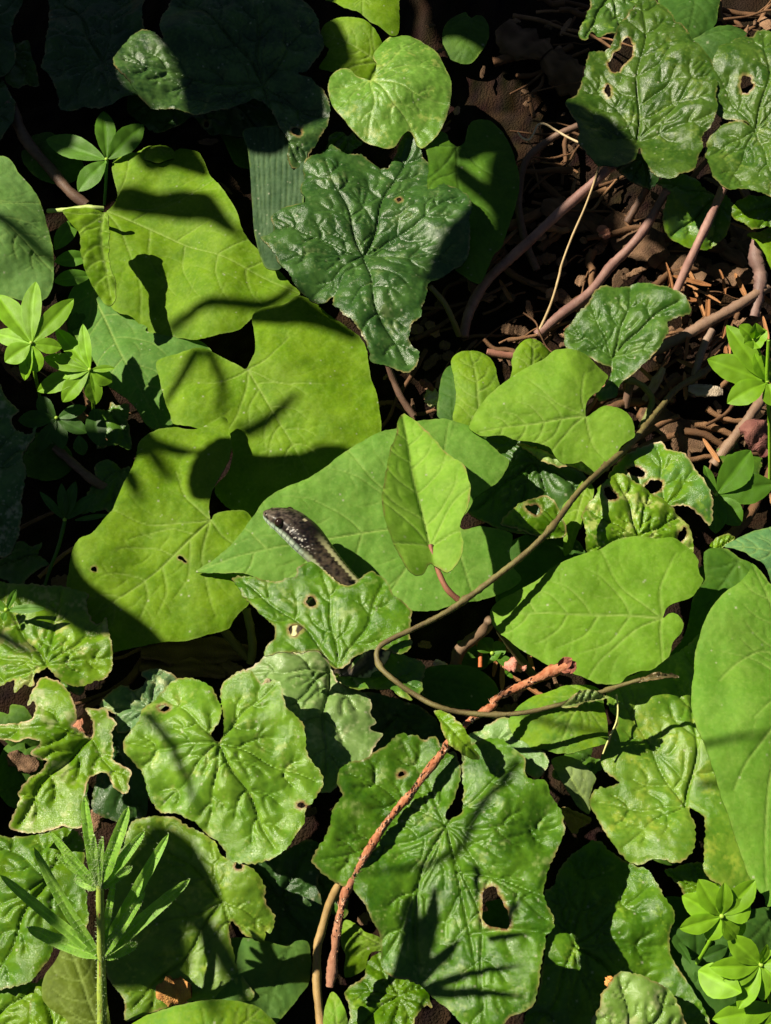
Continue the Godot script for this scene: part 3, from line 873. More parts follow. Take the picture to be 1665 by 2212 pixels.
func leaves_middle() -> void:
	leaf("bindweed_leaf", "bind_cool", "D", 8, [390,270, 540,120, 650,320, 890,430, 870,490, 1000,520, 1200,545, 1260,620, 1060,720, 1000,900, 1030,1040, 960,1075, 880,1050, 790,930, 640,820, 540,640, 420,480], [540,240], [960,1070], {}, "pale low leaf crossed by leaf-shaped shadows, right of the two bright sprigs", "bindweed leaves")
	leaf("bindweed_leaf", "bind", "D", 17, [1500,690, 1530,620, 1522,500, 1505,400, 1520,350, 1600,318, 1700,308, 1780,258, 1880,300, 1980,390, 2080,460, 2160,520, 2200,600, 2220,740, 2260,870, 2280,1000, 2285,1110, 2250,1160, 2150,1230, 2030,1300, 1880,1390, 1680,1480, 1540,1585, 1480,1598, 1400,1570, 1300,1490, 1290,1430, 1370,1340, 1390,1200, 1300,1130, 1180,1090, 1040,1060, 1020,1010, 980,900, 950,770, 928,655, 1060,620, 1210,590, 1350,660, 1440,710, 1472,727], [1485,730], [1850,1350], {"wave": 2.6, "tilt": [2, 0]}, "large two-lobed leaf left of centre, its lower tip in dark shadow", "bindweed leaves")
	leaf("bindweed_leaf", "bind", "G", 24, [1265,165, 1290,130, 1370,108, 1480,105, 1530,220, 1500,420, 1495,640, 1450,690, 1400,740, 1365,795, 1250,830, 1130,865, 980,880, 800,905, 680,920, 590,900, 450,750, 395,560, 410,450, 440,320, 480,270, 560,240, 640,150, 690,80, 730,-30, 770,-120, 810,-220, 825,-320, 860,-370, 940,-410, 1040,-430, 1130,-420, 1220,-440, 1290,-480, 1330,-502, 1362,-480, 1375,-400, 1390,-310, 1370,-200, 1310,-80, 1270,0, 1255,80, 1258,140], [1265,165], [480,760], {"holes": [[1070,372,1100,380,1115,408,1095,405], [568,455,15]], "wave": 2.8, "tilt": [0, 2]}, "large upright-lobed leaf with two tiny holes, left of the snake, its lower left in shade", "bindweed leaves")
	leaf("bindweed_leaf", "bind_cool", "E", 28, [-315,1910, -200,1850, -100,1780, -20,1690, 40,1620, 110,1520, 220,1450, 380,1380, 480,1310, 580,1230, 690,1170, 790,1120, 890,1095, 1020,1045, 1180,1022, 1260,1040, 1350,1060, 1390,1100, 1440,1150, 1520,1230, 1577,1265, 1560,1320, 1510,1400, 1440,1450, 1370,1500, 1340,1560, 1270,1640, 1300,1675, 1400,1655, 1530,1670, 1600,1700, 1585,1800, 1600,1880, 1655,1962, 1600,2020, 1500,2065, 1400,2100, 1300,2120, 1200,2150, 1130,2170, 1000,2170, 950,2135, 880,2080, 780,2060, 600,2060, 450,2030, 280,2000, 100,1990, 0,1950, -200,1930], [1270,1640], [-315,1910], {"c0": lin(0.10, 0.225, 0.025), "c1": lin(0.14, 0.28, 0.04), "wave": 2.2, "flat": true, "tilt": [1, 2]}, "broad arrowhead leaf that the snake's head lies over, tip pointing left", "bindweed leaves")
	leaf("bindweed_leaf", "bind", "F", 31, [560,1000, 555,940, 590,890, 640,850, 690,765, 697,732, 640,690, 580,640, 540,620, 480,610, 430,608, 360,620, 300,670, 200,710, 110,760, 40,810, -20,860, -80,930, -130,1010, -135,1060, -60,1108, 60,1105, 130,1130, 230,1140, 310,1160, 350,1180, 390,1240, 430,1270, 520,1255, 540,1245, 600,1290, 650,1320, 700,1290, 740,1240, 760,1190, 800,1155, 847,1130, 848,1080, 830,1030, 790,980, 740,955, 670,945, 610,975, 575,1000], [560,1000], [-80,1080], {"c0": lin(0.13, 0.26, 0.018), "c1": lin(0.17, 0.31, 0.025)}, "bright lime heart-shaped leaf in full sun, right of centre above the vine", "bindweed leaves")
	leaf("bindweed_leaf", "bind", "E", 26, [1225,690, 1250,640, 1300,615, 1390,605, 1440,630, 1480,680, 1505,790, 1520,900, 1450,1060, 1350,1085, 1240,1040, 1255,900, 1240,790], [1400,1080], [1340,610], {"c0": lin(0.12, 0.23, 0.016)}, "rounded bright leaf lobe left of the lime heart-shaped leaf", "bindweed leaves")
	leaf("bindweed_leaf", "bind_dark", "E", 18, [1228,700, 1180,740, 1150,900, 1145,1010, 1240,1050, 1290,1000, 1290,800], [1240,1040], [1220,720], {}, "narrow dark leaf in shade beside the rounded bright lobe", "bindweed leaves")
	leaf("bindweed_leaf", "bind", "F", 25, [120,700, 115,650, 140,600, 180,560, 240,540, 300,560, 370,625, 260,720, 120,760], [240,740], [240,545], {}, "small rounded leaf peeping over the top of the lime heart-shaped leaf", "bindweed leaves")
	leaf("lobed_leaf", "crink", "F", 24, [420,500, 440,470, 500,400, 560,350, 600,280, 650,230, 740,230, 850,200, 920,205, 970,225, 1060,265, 1130,300, 1170,350, 1182,400, 1130,430, 1040,465, 1045,530, 1000,600, 970,650, 900,720, 840,760, 790,790, 750,830, 740,880, 700,900, 640,922, 612,870, 660,820, 700,760, 700,700, 640,680, 560,640, 460,612, 430,580], [712,640], [], {"c0": lin(0.03, 0.085, 0.010), "c1": lin(0.07, 0.145, 0.02), "cp": lin(0.13, 0.2, 0.05), "puff": 2.2, "fold_deg": [0, 0], "tilt": [-4, 4]}, "small fan-shaped puckered leaf with a folded right side, alone over the brown litter", "lobed leaves")
	leaf("lobed_leaf", "crink_dark", "F", 14, [-130,1100, 60,1100, 230,1120, 400,1200, 520,1340, 600,1500, 520,1680, 420,1740, 60,1680, -150,1600, -200,1300], [240,1300], [], {"c0": lin(0.045, 0.11, 0.012), "cell": 0.5}, "shaded lobed leaf under the lime heart-shaped leaf, left of the vine", "lobed leaves")
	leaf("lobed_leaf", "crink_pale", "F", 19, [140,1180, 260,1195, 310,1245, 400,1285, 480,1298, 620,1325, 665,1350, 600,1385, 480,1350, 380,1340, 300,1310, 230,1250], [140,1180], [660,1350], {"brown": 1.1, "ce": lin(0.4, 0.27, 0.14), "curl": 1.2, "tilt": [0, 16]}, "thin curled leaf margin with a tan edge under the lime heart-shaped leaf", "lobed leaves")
	leaf("lobed_leaf", "crink", "F", 23, [690,1362, 740,1290, 850,1212, 920,1180, 1000,1158, 1040,1215, 1140,1250, 1200,1340, 1260,1430, 1305,1520, 1310,1640, 1290,1670, 1200,1600, 1100,1570, 1000,1600, 900,1480, 800,1400], [1000,1620], [], {"holes": [[800,1330,850,1315,900,1340,908,1378,860,1372], [890,1450,940,1410,1000,1405,1010,1440,990,1480,940,1490]], "c0": lin(0.07, 0.17, 0.03), "brown": 0.9, "ce": lin(0.42, 0.30, 0.16), "tilt": [-3, 5]}, "glossy green leaf with two ragged tan-rimmed holes, right of the vine's upper end", "lobed leaves")
	leaf("lobed_leaf", "crink_lime", "I", 29, [520,150, 540,100, 590,50, 612,0, 640,-40, 730,-97, 800,-80, 870,-40, 930,0, 1000,30, 1070,80, 1130,140, 1180,200, 1205,320, 1150,420, 900,440, 700,400, 560,380, 540,250], [860,260], [], {"holes": [[650,2,680,-10,720,20,716,55,670,60,655,40], [1110,245,1135,200,1160,215,1150,262,1120,275]], "blotch": 0.5, "cp": lin(0.38, 0.42, 0.12)}, "yellow-mottled puckered leaf just behind the big heart-shaped leaf at right", "lobed leaves")
	leaf("lobed_leaf", "crink", "I", 24, [40,182, 90,130, 150,100, 230,60, 300,38, 360,70, 400,130, 440,232, 380,262, 300,262, 220,250, 170,230, 120,215], [440,230], [], {"holes": [[185,110,225,100,265,105,278,130,250,157,220,142]], "brown": 0.7}, "small leaf with one torn hole left of the vine, under the yellow-mottled leaf", "lobed leaves")
	leaf("bindweed_leaf", "bind", "I", 19, [410,62, 470,0, 540,-100, 600,-60, 590,40, 560,90, 510,200, 470,300, 430,320, 420,180], [560,-80], [450,300], {}, "narrow yellow-green leaf crossed by the vine beside the yellow-mottled leaf", "bindweed leaves")
	leaf("bindweed_leaf", "bind_dark", "I", 12, [60,330, 230,230, 420,220, 540,260, 560,420, 300,560, 60,640, 20,560], [500,260], [60,600], {}, "dark leaf in shade under the vine, above the big heart-shaped leaf", "bindweed leaves")
	leaf("bindweed_leaf", "bind", "I", 40, [1030,690, 1050,665, 1110,640, 1150,630, 1200,600, 1230,560, 1267,495, 1245,470, 1235,420, 1230,370, 1190,320, 1130,270, 1080,245, 1000,255, 900,250, 800,255, 720,280, 640,330, 550,360, 440,400, 350,440, 280,500, 200,540, 100,590, 50,610, 0,650, -22,710, 10,790, 80,860, 150,920, 250,980, 350,1030, 450,1060, 530,1090, 620,1125, 700,1132, 770,1120, 810,1080, 880,1055, 940,1050, 1000,1010, 1060,960, 1080,880, 1130,820, 1142,770, 1115,720, 1080,703, 1045,715, 1018,740], [1012,738], [-22,720], {"c0": lin(0.12, 0.255, 0.014), "c1": lin(0.15, 0.295, 0.02), "wave": 1.8}, "large bright heart-shaped leaf in full sun on the right, tip pointing left", "bindweed leaves")
	leaf("bindweed_leaf", "bind_cool", "I", 33, [1385,312, 1450,270, 1540,220, 1660,180, 1800,150, 1900,300, 1860,640, 1700,560, 1620,440, 1540,395, 1500,360, 1440,330], [1860,400], [1385,312], {"c0": lin(0.09, 0.22, 0.07), "c1": lin(0.11, 0.25, 0.09)}, "blue-green leaf at the right edge above the tallest leaf", "bindweed leaves")
	leaf("bindweed_leaf", "bind_cool", "I", 42, [1550,403, 1600,440, 1650,510, 1720,600, 1800,700, 1860,1000, 1880,1700, 1850,2300, 1740,2420, 1645,2472, 1620,2406, 1580,2366, 1530,2276, 1480,2136, 1420,1966, 1360,1806, 1300,1636, 1260,1526, 1215,1430, 1185,1300, 1185,1180, 1200,1060, 1205,970, 1225,880, 1260,780, 1310,680, 1380,600, 1460,550, 1530,470], [1860,1180], [1560,420], {"flat": true, "tilt": [-6, 0], "c0": lin(0.105, 0.24, 0.02), "c1": lin(0.145, 0.285, 0.032), "veins": [[1860,1180,1600,1500,1500,1640,1440,1780], [1860,1180,1660,1700,1640,2440], [1860,1180,1660,930,1480,1000,1350,1130]]}, "tallest leaf, long and smooth down the right edge", "bindweed leaves")
	leaf("bindweed_leaf", "bind_dark", "I", 22, [1260,350, 1390,310, 1480,360, 1560,400, 1530,540, 1430,640, 1320,760, 1240,900, 1110,1000, 1000,1010, 1150,830, 1200,600, 1270,500], [1480,380], [1040,1000], {"c0": lin(0.05, 0.13, 0.012), "c1": lin(0.075, 0.17, 0.016)}, "shaded leaf between the big heart-shaped leaf and the tallest leaf", "bindweed leaves")
	leaf("lobed_leaf", "crink_lime", "I", 20, [1290,345, 1300,310, 1330,270, 1390,240, 1455,260, 1420,290, 1370,320, 1320,350], [1320,340], [1450,262], {}, "tiny curled yellow leaf scrap by the blue-green leaf's tip", "")
	leaf("lobed_leaf", "crink_pale", "D", 21, [-120,800, 0,830, 20,870, 50,930, 110,980, 120,1000, 70,1050, 110,1110, 180,1125, 217,1078, 205,1160, 160,1220, 150,1300, 170,1390, 130,1500, 125,1600, 100,1720, 60,1830, 0,1850, -120,1800], [-80,1400], [], {"c0": lin(0.04, 0.10, 0.02), "c1": lin(0.07, 0.15, 0.035), "cp": lin(0.36, 0.36, 0.22), "blotch": 0.25}, "dark bitten leaf at the left edge, bleached at its top end", "lobed leaves")


func leaves_bottom() -> void:
	leaf("lobed_leaf", "crink_lime", "G", 28, [-120,540, 100,545, 260,550, 380,550, 480,580, 535,600, 518,640, 522,690, 560,768, 600,770, 632,742, 650,800, 680,900, 685,1040, 650,1100, 580,1130, 490,1160, 420,1160, 350,1110, 300,1060, 278,1085, 215,1110, 222,1170, 160,1165, 100,1210, 98,1135, 0,1160, -120,1180], [292,1045], [], {"cp": lin(0.36, 0.36, 0.12), "blotch": 0.4, "brown": 0.6, "tilt": [0, 4]}, "yellowed puckered leaf with a bitten upper right edge, left edge below the middle", "lobed leaves")
	leaf("lobed_leaf", "crink_pale", "G", 19, [590,1250, 620,1210, 700,1160, 750,1150, 800,1182, 860,1165, 876,1120, 850,1090, 900,1055, 960,1055, 1030,1088, 1080,1150, 980,1300, 820,1420, 700,1420, 690,1320, 640,1290], [900,1300], [], {"c0": lin(0.07, 0.15, 0.05), "c1": lin(0.13, 0.22, 0.09), "brown": 0.9}, "small grey-green leaf with a scalloped bite, peeping above the two-lobed round leaf", "lobed leaves")
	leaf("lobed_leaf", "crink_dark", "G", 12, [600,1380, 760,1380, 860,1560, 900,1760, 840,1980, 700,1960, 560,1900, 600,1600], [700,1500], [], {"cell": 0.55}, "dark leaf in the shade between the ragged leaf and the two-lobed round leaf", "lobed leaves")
	leaf("lobed_leaf", "crink_lime", "G", 31, [220,1150, 235,1110, 280,1100, 350,1130, 420,1200, 460,1290, 462,1370, 440,1400, 500,1425, 545,1445, 560,1380, 520,1300, 580,1300, 640,1285, 660,1340, 705,1375, 670,1430, 680,1500, 685,1600, 780,1650, 770,1720, 775,1766, 755,1800, 690,1766, 640,1680, 590,1672, 540,1695, 520,1750, 515,1850, 505,2010, 380,2006, 200,2036, 60,2006, 55,1976, 100,1900, 120,1846, 115,1816, 170,1736, 190,1706, 240,1690, 290,1620, 205,1590, 255,1515, 180,1500, 130,1515, 60,1490, 0,1480, -80,1450, -80,1390, 0,1385, 100,1380, 190,1370, 225,1320, 212,1265, 170,1280], [540,1452], [], {"brown": 0.9, "ce": lin(0.45, 0.32, 0.18), "cp": lin(0.34, 0.38, 0.16), "blotch": 0.32, "tilt": [-2, 3]}, "ragged leaf eaten away on its left, with tan margins, lower left", "lobed leaves")
	leaf("lobed_leaf", "crink_lime", "G", 40, [1305,1497, 1278,1465, 1310,1400, 1330,1310, 1308,1230, 1260,1150, 1190,1105, 1100,1088, 1030,1110, 960,1180, 910,1235, 850,1290, 830,1370, 775,1430, 742,1490, 750,1560, 800,1610, 850,1670, 880,1756, 900,1836, 960,1901, 1060,1916, 1150,1956, 1210,2006, 1250,2046, 1300,2076, 1350,2136, 1360,2176, 1440,2206, 1500,2211, 1600,2196, 1680,2166, 1750,2086, 1810,1996, 1840,1886, 1890,1826, 1930,1746, 1935,1696, 1910,1646, 1865,1590, 1840,1540, 1820,1400, 1780,1350, 1720,1290, 1695,1190, 1670,1130, 1580,1150, 1540,1100, 1470,1062, 1390,1090, 1325,1150, 1318,1210, 1345,1330, 1345,1440, 1328,1497], [1315,1505], [], {"holes": [[1803,1866,22], [952,1268,980,1258,1012,1280,992,1302,960,1295]], "puff": 2.3, "c0": lin(0.085, 0.19, 0.012), "c1": lin(0.145, 0.27, 0.02), "cp": lin(0.27, 0.35, 0.07), "blotch": 0.2, "brown": 0.35}, "round puckered two-lobed leaf with a deep notch on top, left of the red twig", "lobed leaves")
	leaf("lobed_leaf", "crink", "H", 43, [-90,510, -60,490, 0,490, 60,500, 130,515, 200,525, 240,510, 292,500, 300,460, 340,430, 380,408, 420,420, 480,470, 540,530, 580,560, 640,552, 700,500, 742,475, 790,490, 840,530, 860,580, 900,630, 950,660, 985,700, 985,780, 970,830, 990,880, 985,915, 930,955, 850,945, 740,945, 660,975, 590,1035, 520,1040, 480,980, 440,940, 330,950, 200,950, 100,970, 130,900, 170,850, 155,780, 80,720, 10,650, -40,580], [548,1035], [], {"holes": [[385,652,28], [256,790,325,790,320,820,285,845,266,830]], "c0": lin(0.045, 0.125, 0.006), "c1": lin(0.095, 0.2, 0.012), "cp": lin(0.22, 0.31, 0.07), "blotch": 0.22, "brown": 0.55, "flat": true, "tilt": [0, -4], "wave": 1.6, "puff": 1.6}, "jagged maple-like leaf with two holes, the snake's neck rising from under it", "lobed leaves")
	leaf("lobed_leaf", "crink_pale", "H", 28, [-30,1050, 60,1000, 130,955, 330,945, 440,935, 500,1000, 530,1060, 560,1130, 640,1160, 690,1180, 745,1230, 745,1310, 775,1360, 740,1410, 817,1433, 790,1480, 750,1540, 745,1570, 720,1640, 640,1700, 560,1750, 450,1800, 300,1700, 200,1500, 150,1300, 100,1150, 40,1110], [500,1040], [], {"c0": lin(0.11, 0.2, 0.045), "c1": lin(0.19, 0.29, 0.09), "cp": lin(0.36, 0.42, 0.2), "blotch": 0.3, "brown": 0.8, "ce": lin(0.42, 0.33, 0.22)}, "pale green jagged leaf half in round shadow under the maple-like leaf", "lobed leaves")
	leaf("lobed_leaf", "crink", "H", 31, [520,1045, 600,1040, 660,978, 740,940, 850,940, 960,985, 1050,1005, 1072,1050, 1055,1130, 1052,1190, 1010,1225, 960,1200, 1000,1260, 970,1268, 900,1230, 880,1195, 800,1200, 740,1180, 640,1165, 570,1130], [540,1050], [], {"c0": lin(0.05, 0.13, 0.02)}, "small toothed leaf lobe inside the bend of the vine, its left end in shadow", "lobed leaves")
	leaf("bindweed_leaf", "bind_dark", "H", 16, [1060,1060, 1150,1035, 1250,1028, 1330,1030, 1420,1060, 1480,1110, 1517,1190, 1460,1262, 1380,1297, 1250,1290, 1130,1262, 1050,1190], [1060,1120], [1517,1190], {}, "dark oval leaf in shade inside the vine's loop above the red twig", "bindweed leaves")
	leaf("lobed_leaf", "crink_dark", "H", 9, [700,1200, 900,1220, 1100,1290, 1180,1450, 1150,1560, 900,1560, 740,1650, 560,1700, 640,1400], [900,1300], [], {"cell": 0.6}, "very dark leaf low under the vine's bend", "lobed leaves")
	leaf("bindweed_leaf", "bind", "I", 31, [90,1345, 145,1280, 230,1220, 330,1190, 420,1150, 530,1135, 640,1155, 665,1250, 690,1440, 680,1490, 550,1530, 440,1560, 432,1555, 380,1552, 300,1530, 230,1525, 200,1490, 130,1450, 100,1400], [560,1180], [380,1545], {"c0": lin(0.09, 0.21, 0.02)}, "smooth leaf under the vine's drying tip, crossed by thin dark shadow lines", "bindweed leaves")
	leaf("lobed_leaf", "crink_lime", "I", 28, [1000,1010, 1100,955, 1190,880, 1250,840, 1260,1000, 1240,1200, 1260,1430, 1340,1640, 1400,1810, 1470,1980, 1520,2140, 1560,2290, 1450,2420, 1350,2370, 1240,2295, 1235,2220, 1250,2050, 1245,1940, 1200,1900, 1165,1885, 1190,2000, 1195,2070, 1160,2180, 1080,2235, 1000,2212, 940,2200, 870,2227, 800,2190, 740,2130, 690,2060, 640,1970, 600,1890, 580,1840, 600,1780, 650,1745, 700,1745, 760,1720, 690,1660, 650,1570, 700,1480, 740,1350, 690,1300, 670,1200, 700,1140, 800,1120, 900,1070], [1150,1878], [], {"puff": 1.8, "c0": lin(0.075, 0.17, 0.012), "c1": lin(0.15, 0.25, 0.025), "blotch": 0.28}, "wide many-lobed puckered leaf tucked under the tallest leaf, lower right", "lobed leaves")
	leaf("lobed_leaf", "crink", "K", 38, [555,170, 600,110, 690,85, 750,50, 830,0, 860,-30, 920,-85, 1000,-75, 1060,-55, 1130,-70, 1160,-15, 1210,25, 1250,25, 1285,140, 1270,240, 1230,330, 1190,415, 1205,445, 1250,425, 1290,390, 1300,250, 1290,100, 1310,30, 1330,-20, 1400,-50, 1480,-60, 1540,-40, 1600,20, 1665,90, 1675,200, 1790,220, 1820,290, 1880,370, 1910,470, 1890,560, 1850,640, 1810,740, 1780,850, 1780,920, 1820,1000, 1845,1070, 1820,1110, 1790,1140, 1790,1180, 1760,1300, 1750,1400, 1720,1540, 1660,1600, 1550,1650, 1500,1780, 1350,1760, 1250,1620, 1110,1500, 1040,1430, 930,1390, 850,1370, 810,1310, 800,1200, 790,1100, 740,1020, 710,960, 640,870, 560,830, 500,810, 440,770, 400,710, 420,640, 470,560, 500,480, 520,400, 570,310, 545,250], [1195,480], [], {"holes": [[1415,890, 1440,860, 1490,855, 1500,890, 1540,950, 1570,1080, 1480,1090, 1430,1050, 1410,980], [905,155, 930,142, 955,155, 940,172, 915,170]], "c0": lin(0.036, 0.105, 0.006), "c1": lin(0.082, 0.185, 0.010), "cp": lin(0.22, 0.30, 0.08), "blotch": 0.2, "flat": true, "puff": 2.0, "veins": [[1195,480,1260,750,1340,1120,1420,1665], [1195,480,1050,740,1010,1100,1040,1380], [1260,750,1500,800,1760,900], [1340,1120,1600,1100,1780,1120]]}, "largest puckered leaf, bottom centre, the red twig lying across its left part", "lobed leaves")
	leaf("lobed_leaf", "crink_pale", "H", 29, [1320,1440, 1400,1400, 1450,1370, 1550,1330, 1640,1400, 1700,1500, 1790,1560, 1800,1640, 1740,1700, 1640,1640, 1500,1560, 1380,1540, 1300,1600, 1290,1500], [1320,1560], [], {"c0": lin(0.12, 0.24, 0.05), "c1": lin(0.18, 0.30, 0.09)}, "pale shiny leaf below the vine just right of the small folded vine leaf", "lobed leaves")
	leaf("lobed_leaf", "crink", "K", 19, [590,1480, 640,1420, 700,1370, 722,1290, 780,1230, 860,1250, 950,1320, 1050,1440, 1092,1500, 1117,1612, 1080,1560, 1020,1600, 970,1720, 700,1800, 600,1760, 620,1600], [910,1500], [], {}, "small puckered leaf at the bottom edge under the largest puckered leaf", "lobed leaves")
	leaf("bindweed_leaf", "bind", "K", 17, [575,1030, 640,1045, 700,1100, 800,1140, 830,1200, 740,1230, 700,1320, 640,1362, 575,1367, 590,1250, 560,1180], [810,1180], [580,1040], {}, "leaf piece right of the red twig's lower end, striped by shadow", "bindweed leaves")
	leaf("bindweed_leaf", "bind", "K", 30, [468,1760, 465,1580, 490,1500, 515,1463, 550,1500, 590,1580, 605,1665, 600,1780], [535,1780], [515,1465], {"c0": lin(0.12, 0.27, 0.012)}, "bright tongue-shaped leaf tip at the bottom edge below the red twig", "bindweed leaves")
	leaf("lobed_leaf", "crink_dark", "K", 9, [-60,640, 200,640, 380,560, 470,640, 430,800, 460,1000, 420,1180, 300,1200, 100,1160, -20,900], [200,900], [], {"cell": 0.55}, "dark leaf with a bitten gap in the shade left of the tan stalk", "lobed leaves")
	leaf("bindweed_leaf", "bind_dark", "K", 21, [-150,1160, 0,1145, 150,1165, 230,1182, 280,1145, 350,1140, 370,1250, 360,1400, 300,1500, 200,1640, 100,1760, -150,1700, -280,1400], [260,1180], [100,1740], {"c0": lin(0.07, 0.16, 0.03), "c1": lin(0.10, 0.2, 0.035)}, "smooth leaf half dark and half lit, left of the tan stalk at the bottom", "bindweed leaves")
	leaf("lobed_leaf", "crink_lime", "J", 24, [780,450, 850,420, 940,406, 1050,412, 1100,450, 1160,480, 1230,520, 1290,570, 1320,640, 1400,690, 1480,720, 1540,770, 1590,850, 1595,930, 1645,1010, 1650,1060, 1625,1112, 1590,1100, 1588,1157, 1530,1150, 1450,1110, 1390,1050, 1380,1120, 1420,1300, 1520,1500, 1400,1540, 1250,1530, 1100,1525, 1000,1565, 850,1620, 760,1650, 740,1500, 650,1400, 640,1200, 660,900, 700,650], [1335,925], [], {"holes": [[1430,720,24]], "c0": lin(0.085, 0.17, 0.012), "c1": lin(0.14, 0.24, 0.018), "brown": 0.4, "puff": 1.2, "quilt": 0.3}, "broad leaf behind the bristly plant, one hole near its curled right edge", "lobed leaves")
	leaf("lobed_leaf", "crink", "J", 22, [-100,545, 60,545, 200,525, 350,480, 440,490, 495,560, 505,700, 520,850, 525,1050, 490,1210, 420,1160, 335,1130, 328,1230, 275,1330, 185,1420, 60,1450, -100,1440], [300,800], [], {"c0": lin(0.06, 0.15, 0.012)}, "leaf at the left edge behind the bristly plant's left arms", "lobed leaves")
	leaf("lobed_leaf", "crink_lime", "J", 17, [-100,1440, 60,1455, 170,1420, 230,1425, 225,1520, 205,1660, 200,1780, -100,1780], [-60,1640], [], {"c0": lin(0.085, 0.19, 0.012)}, "leaf filling the bottom left corner", "lobed leaves")
	leaf("bindweed_leaf", "bind", "J", 25, [402,1122, 380,1190, 330,1290, 275,1370, 255,1450, 262,1530, 325,1590, 400,1640, 440,1780, 690,1780, 665,1660, 640,1500, 600,1350, 560,1260, 500,1225, 440,1160], [640,1780], [402,1122], {"c0": lin(0.09, 0.13, 0.012), "c1": lin(0.12, 0.17, 0.018)}, "olive-brown smooth leaf beside the bristly plant's stem at the bottom", "bindweed leaves")
	leaf("lobed_leaf", "crink_lime", "J", 20, [225,1440, 270,1385, 300,1480, 340,1570, 420,1640, 460,1780, 200,1780, 205,1560], [320,1780], [], {}, "lit strip of leaf showing left of the olive-brown leaf", "lobed leaves")
	leaf("bindweed_leaf", "bind", "J", 32, [760,1690, 850,1622, 1000,1572, 1150,1540, 1310,1520, 1450,1530, 1550,1560, 1620,1620, 1680,1700, 1680,1830, 760,1830], [1200,1880], [1560,1570], {"c0": lin(0.10, 0.23, 0.016)}, "smooth leaf rising from the bottom edge between the bristly plant and the tan stalk", "bindweed leaves")
	leaf("bindweed_leaf", "bind_cool", "L", 24, [350,70, 370,50, 430,45, 500,80, 560,130, 615,182, 600,230, 582,290, 588,372, 530,350, 480,300, 440,250, 400,200, 370,140], [588,370], [360,60], {"c0": lin(0.14, 0.2, 0.07), "c1": lin(0.2, 0.27, 0.1), "fold_deg": [0, 22]}, "pale folded oval leaf between the largest puckered leaf and the many-lobed leaf", "bindweed leaves")
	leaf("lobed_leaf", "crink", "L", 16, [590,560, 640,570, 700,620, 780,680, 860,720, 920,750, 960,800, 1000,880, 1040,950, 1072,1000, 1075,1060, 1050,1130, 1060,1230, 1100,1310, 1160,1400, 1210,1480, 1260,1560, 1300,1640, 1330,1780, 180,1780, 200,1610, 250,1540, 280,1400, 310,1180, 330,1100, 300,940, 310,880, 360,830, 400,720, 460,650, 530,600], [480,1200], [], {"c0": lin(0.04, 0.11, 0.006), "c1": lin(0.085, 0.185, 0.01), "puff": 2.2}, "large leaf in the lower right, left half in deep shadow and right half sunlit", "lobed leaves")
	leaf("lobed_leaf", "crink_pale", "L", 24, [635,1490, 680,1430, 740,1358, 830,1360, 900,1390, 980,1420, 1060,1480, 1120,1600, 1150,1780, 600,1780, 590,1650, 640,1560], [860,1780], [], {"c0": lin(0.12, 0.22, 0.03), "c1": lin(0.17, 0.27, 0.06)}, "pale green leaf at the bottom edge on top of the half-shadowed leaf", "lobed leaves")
	leaf("lobed_leaf", "crink_pale", "L", 8, [410,370, 480,393, 582,455, 512,512, 490,550, 440,500], [420,380], [570,470], {"c0": lin(0.22, 0.14, 0.02), "c1": lin(0.28, 0.2, 0.03), "cp": lin(0.3, 0.2, 0.05)}, "small yellow-brown dead leaf in the gap right of the largest puckered leaf", "")
	leaf("lobed_leaf", "crink", "L", 20, [1030,742, 1130,715, 1230,700, 1300,760, 1380,850, 1320,980, 1150,900, 1115,830], [1280,860], [], {}, "leaf corner in sun behind the bright sprig at lower right", "lobed leaves")
	leaf("bindweed_leaf", "bind_dark", "L", 12, [1040,900, 1200,900, 1400,1000, 1700,960, 1760,1200, 1500,1400, 1400,1660, 1200,1560, 1080,1300], [1700,1000], [1200,1500], {"cell": 0.6}, "dark leaf deep behind the two bright sprigs at lower right", "bindweed leaves")


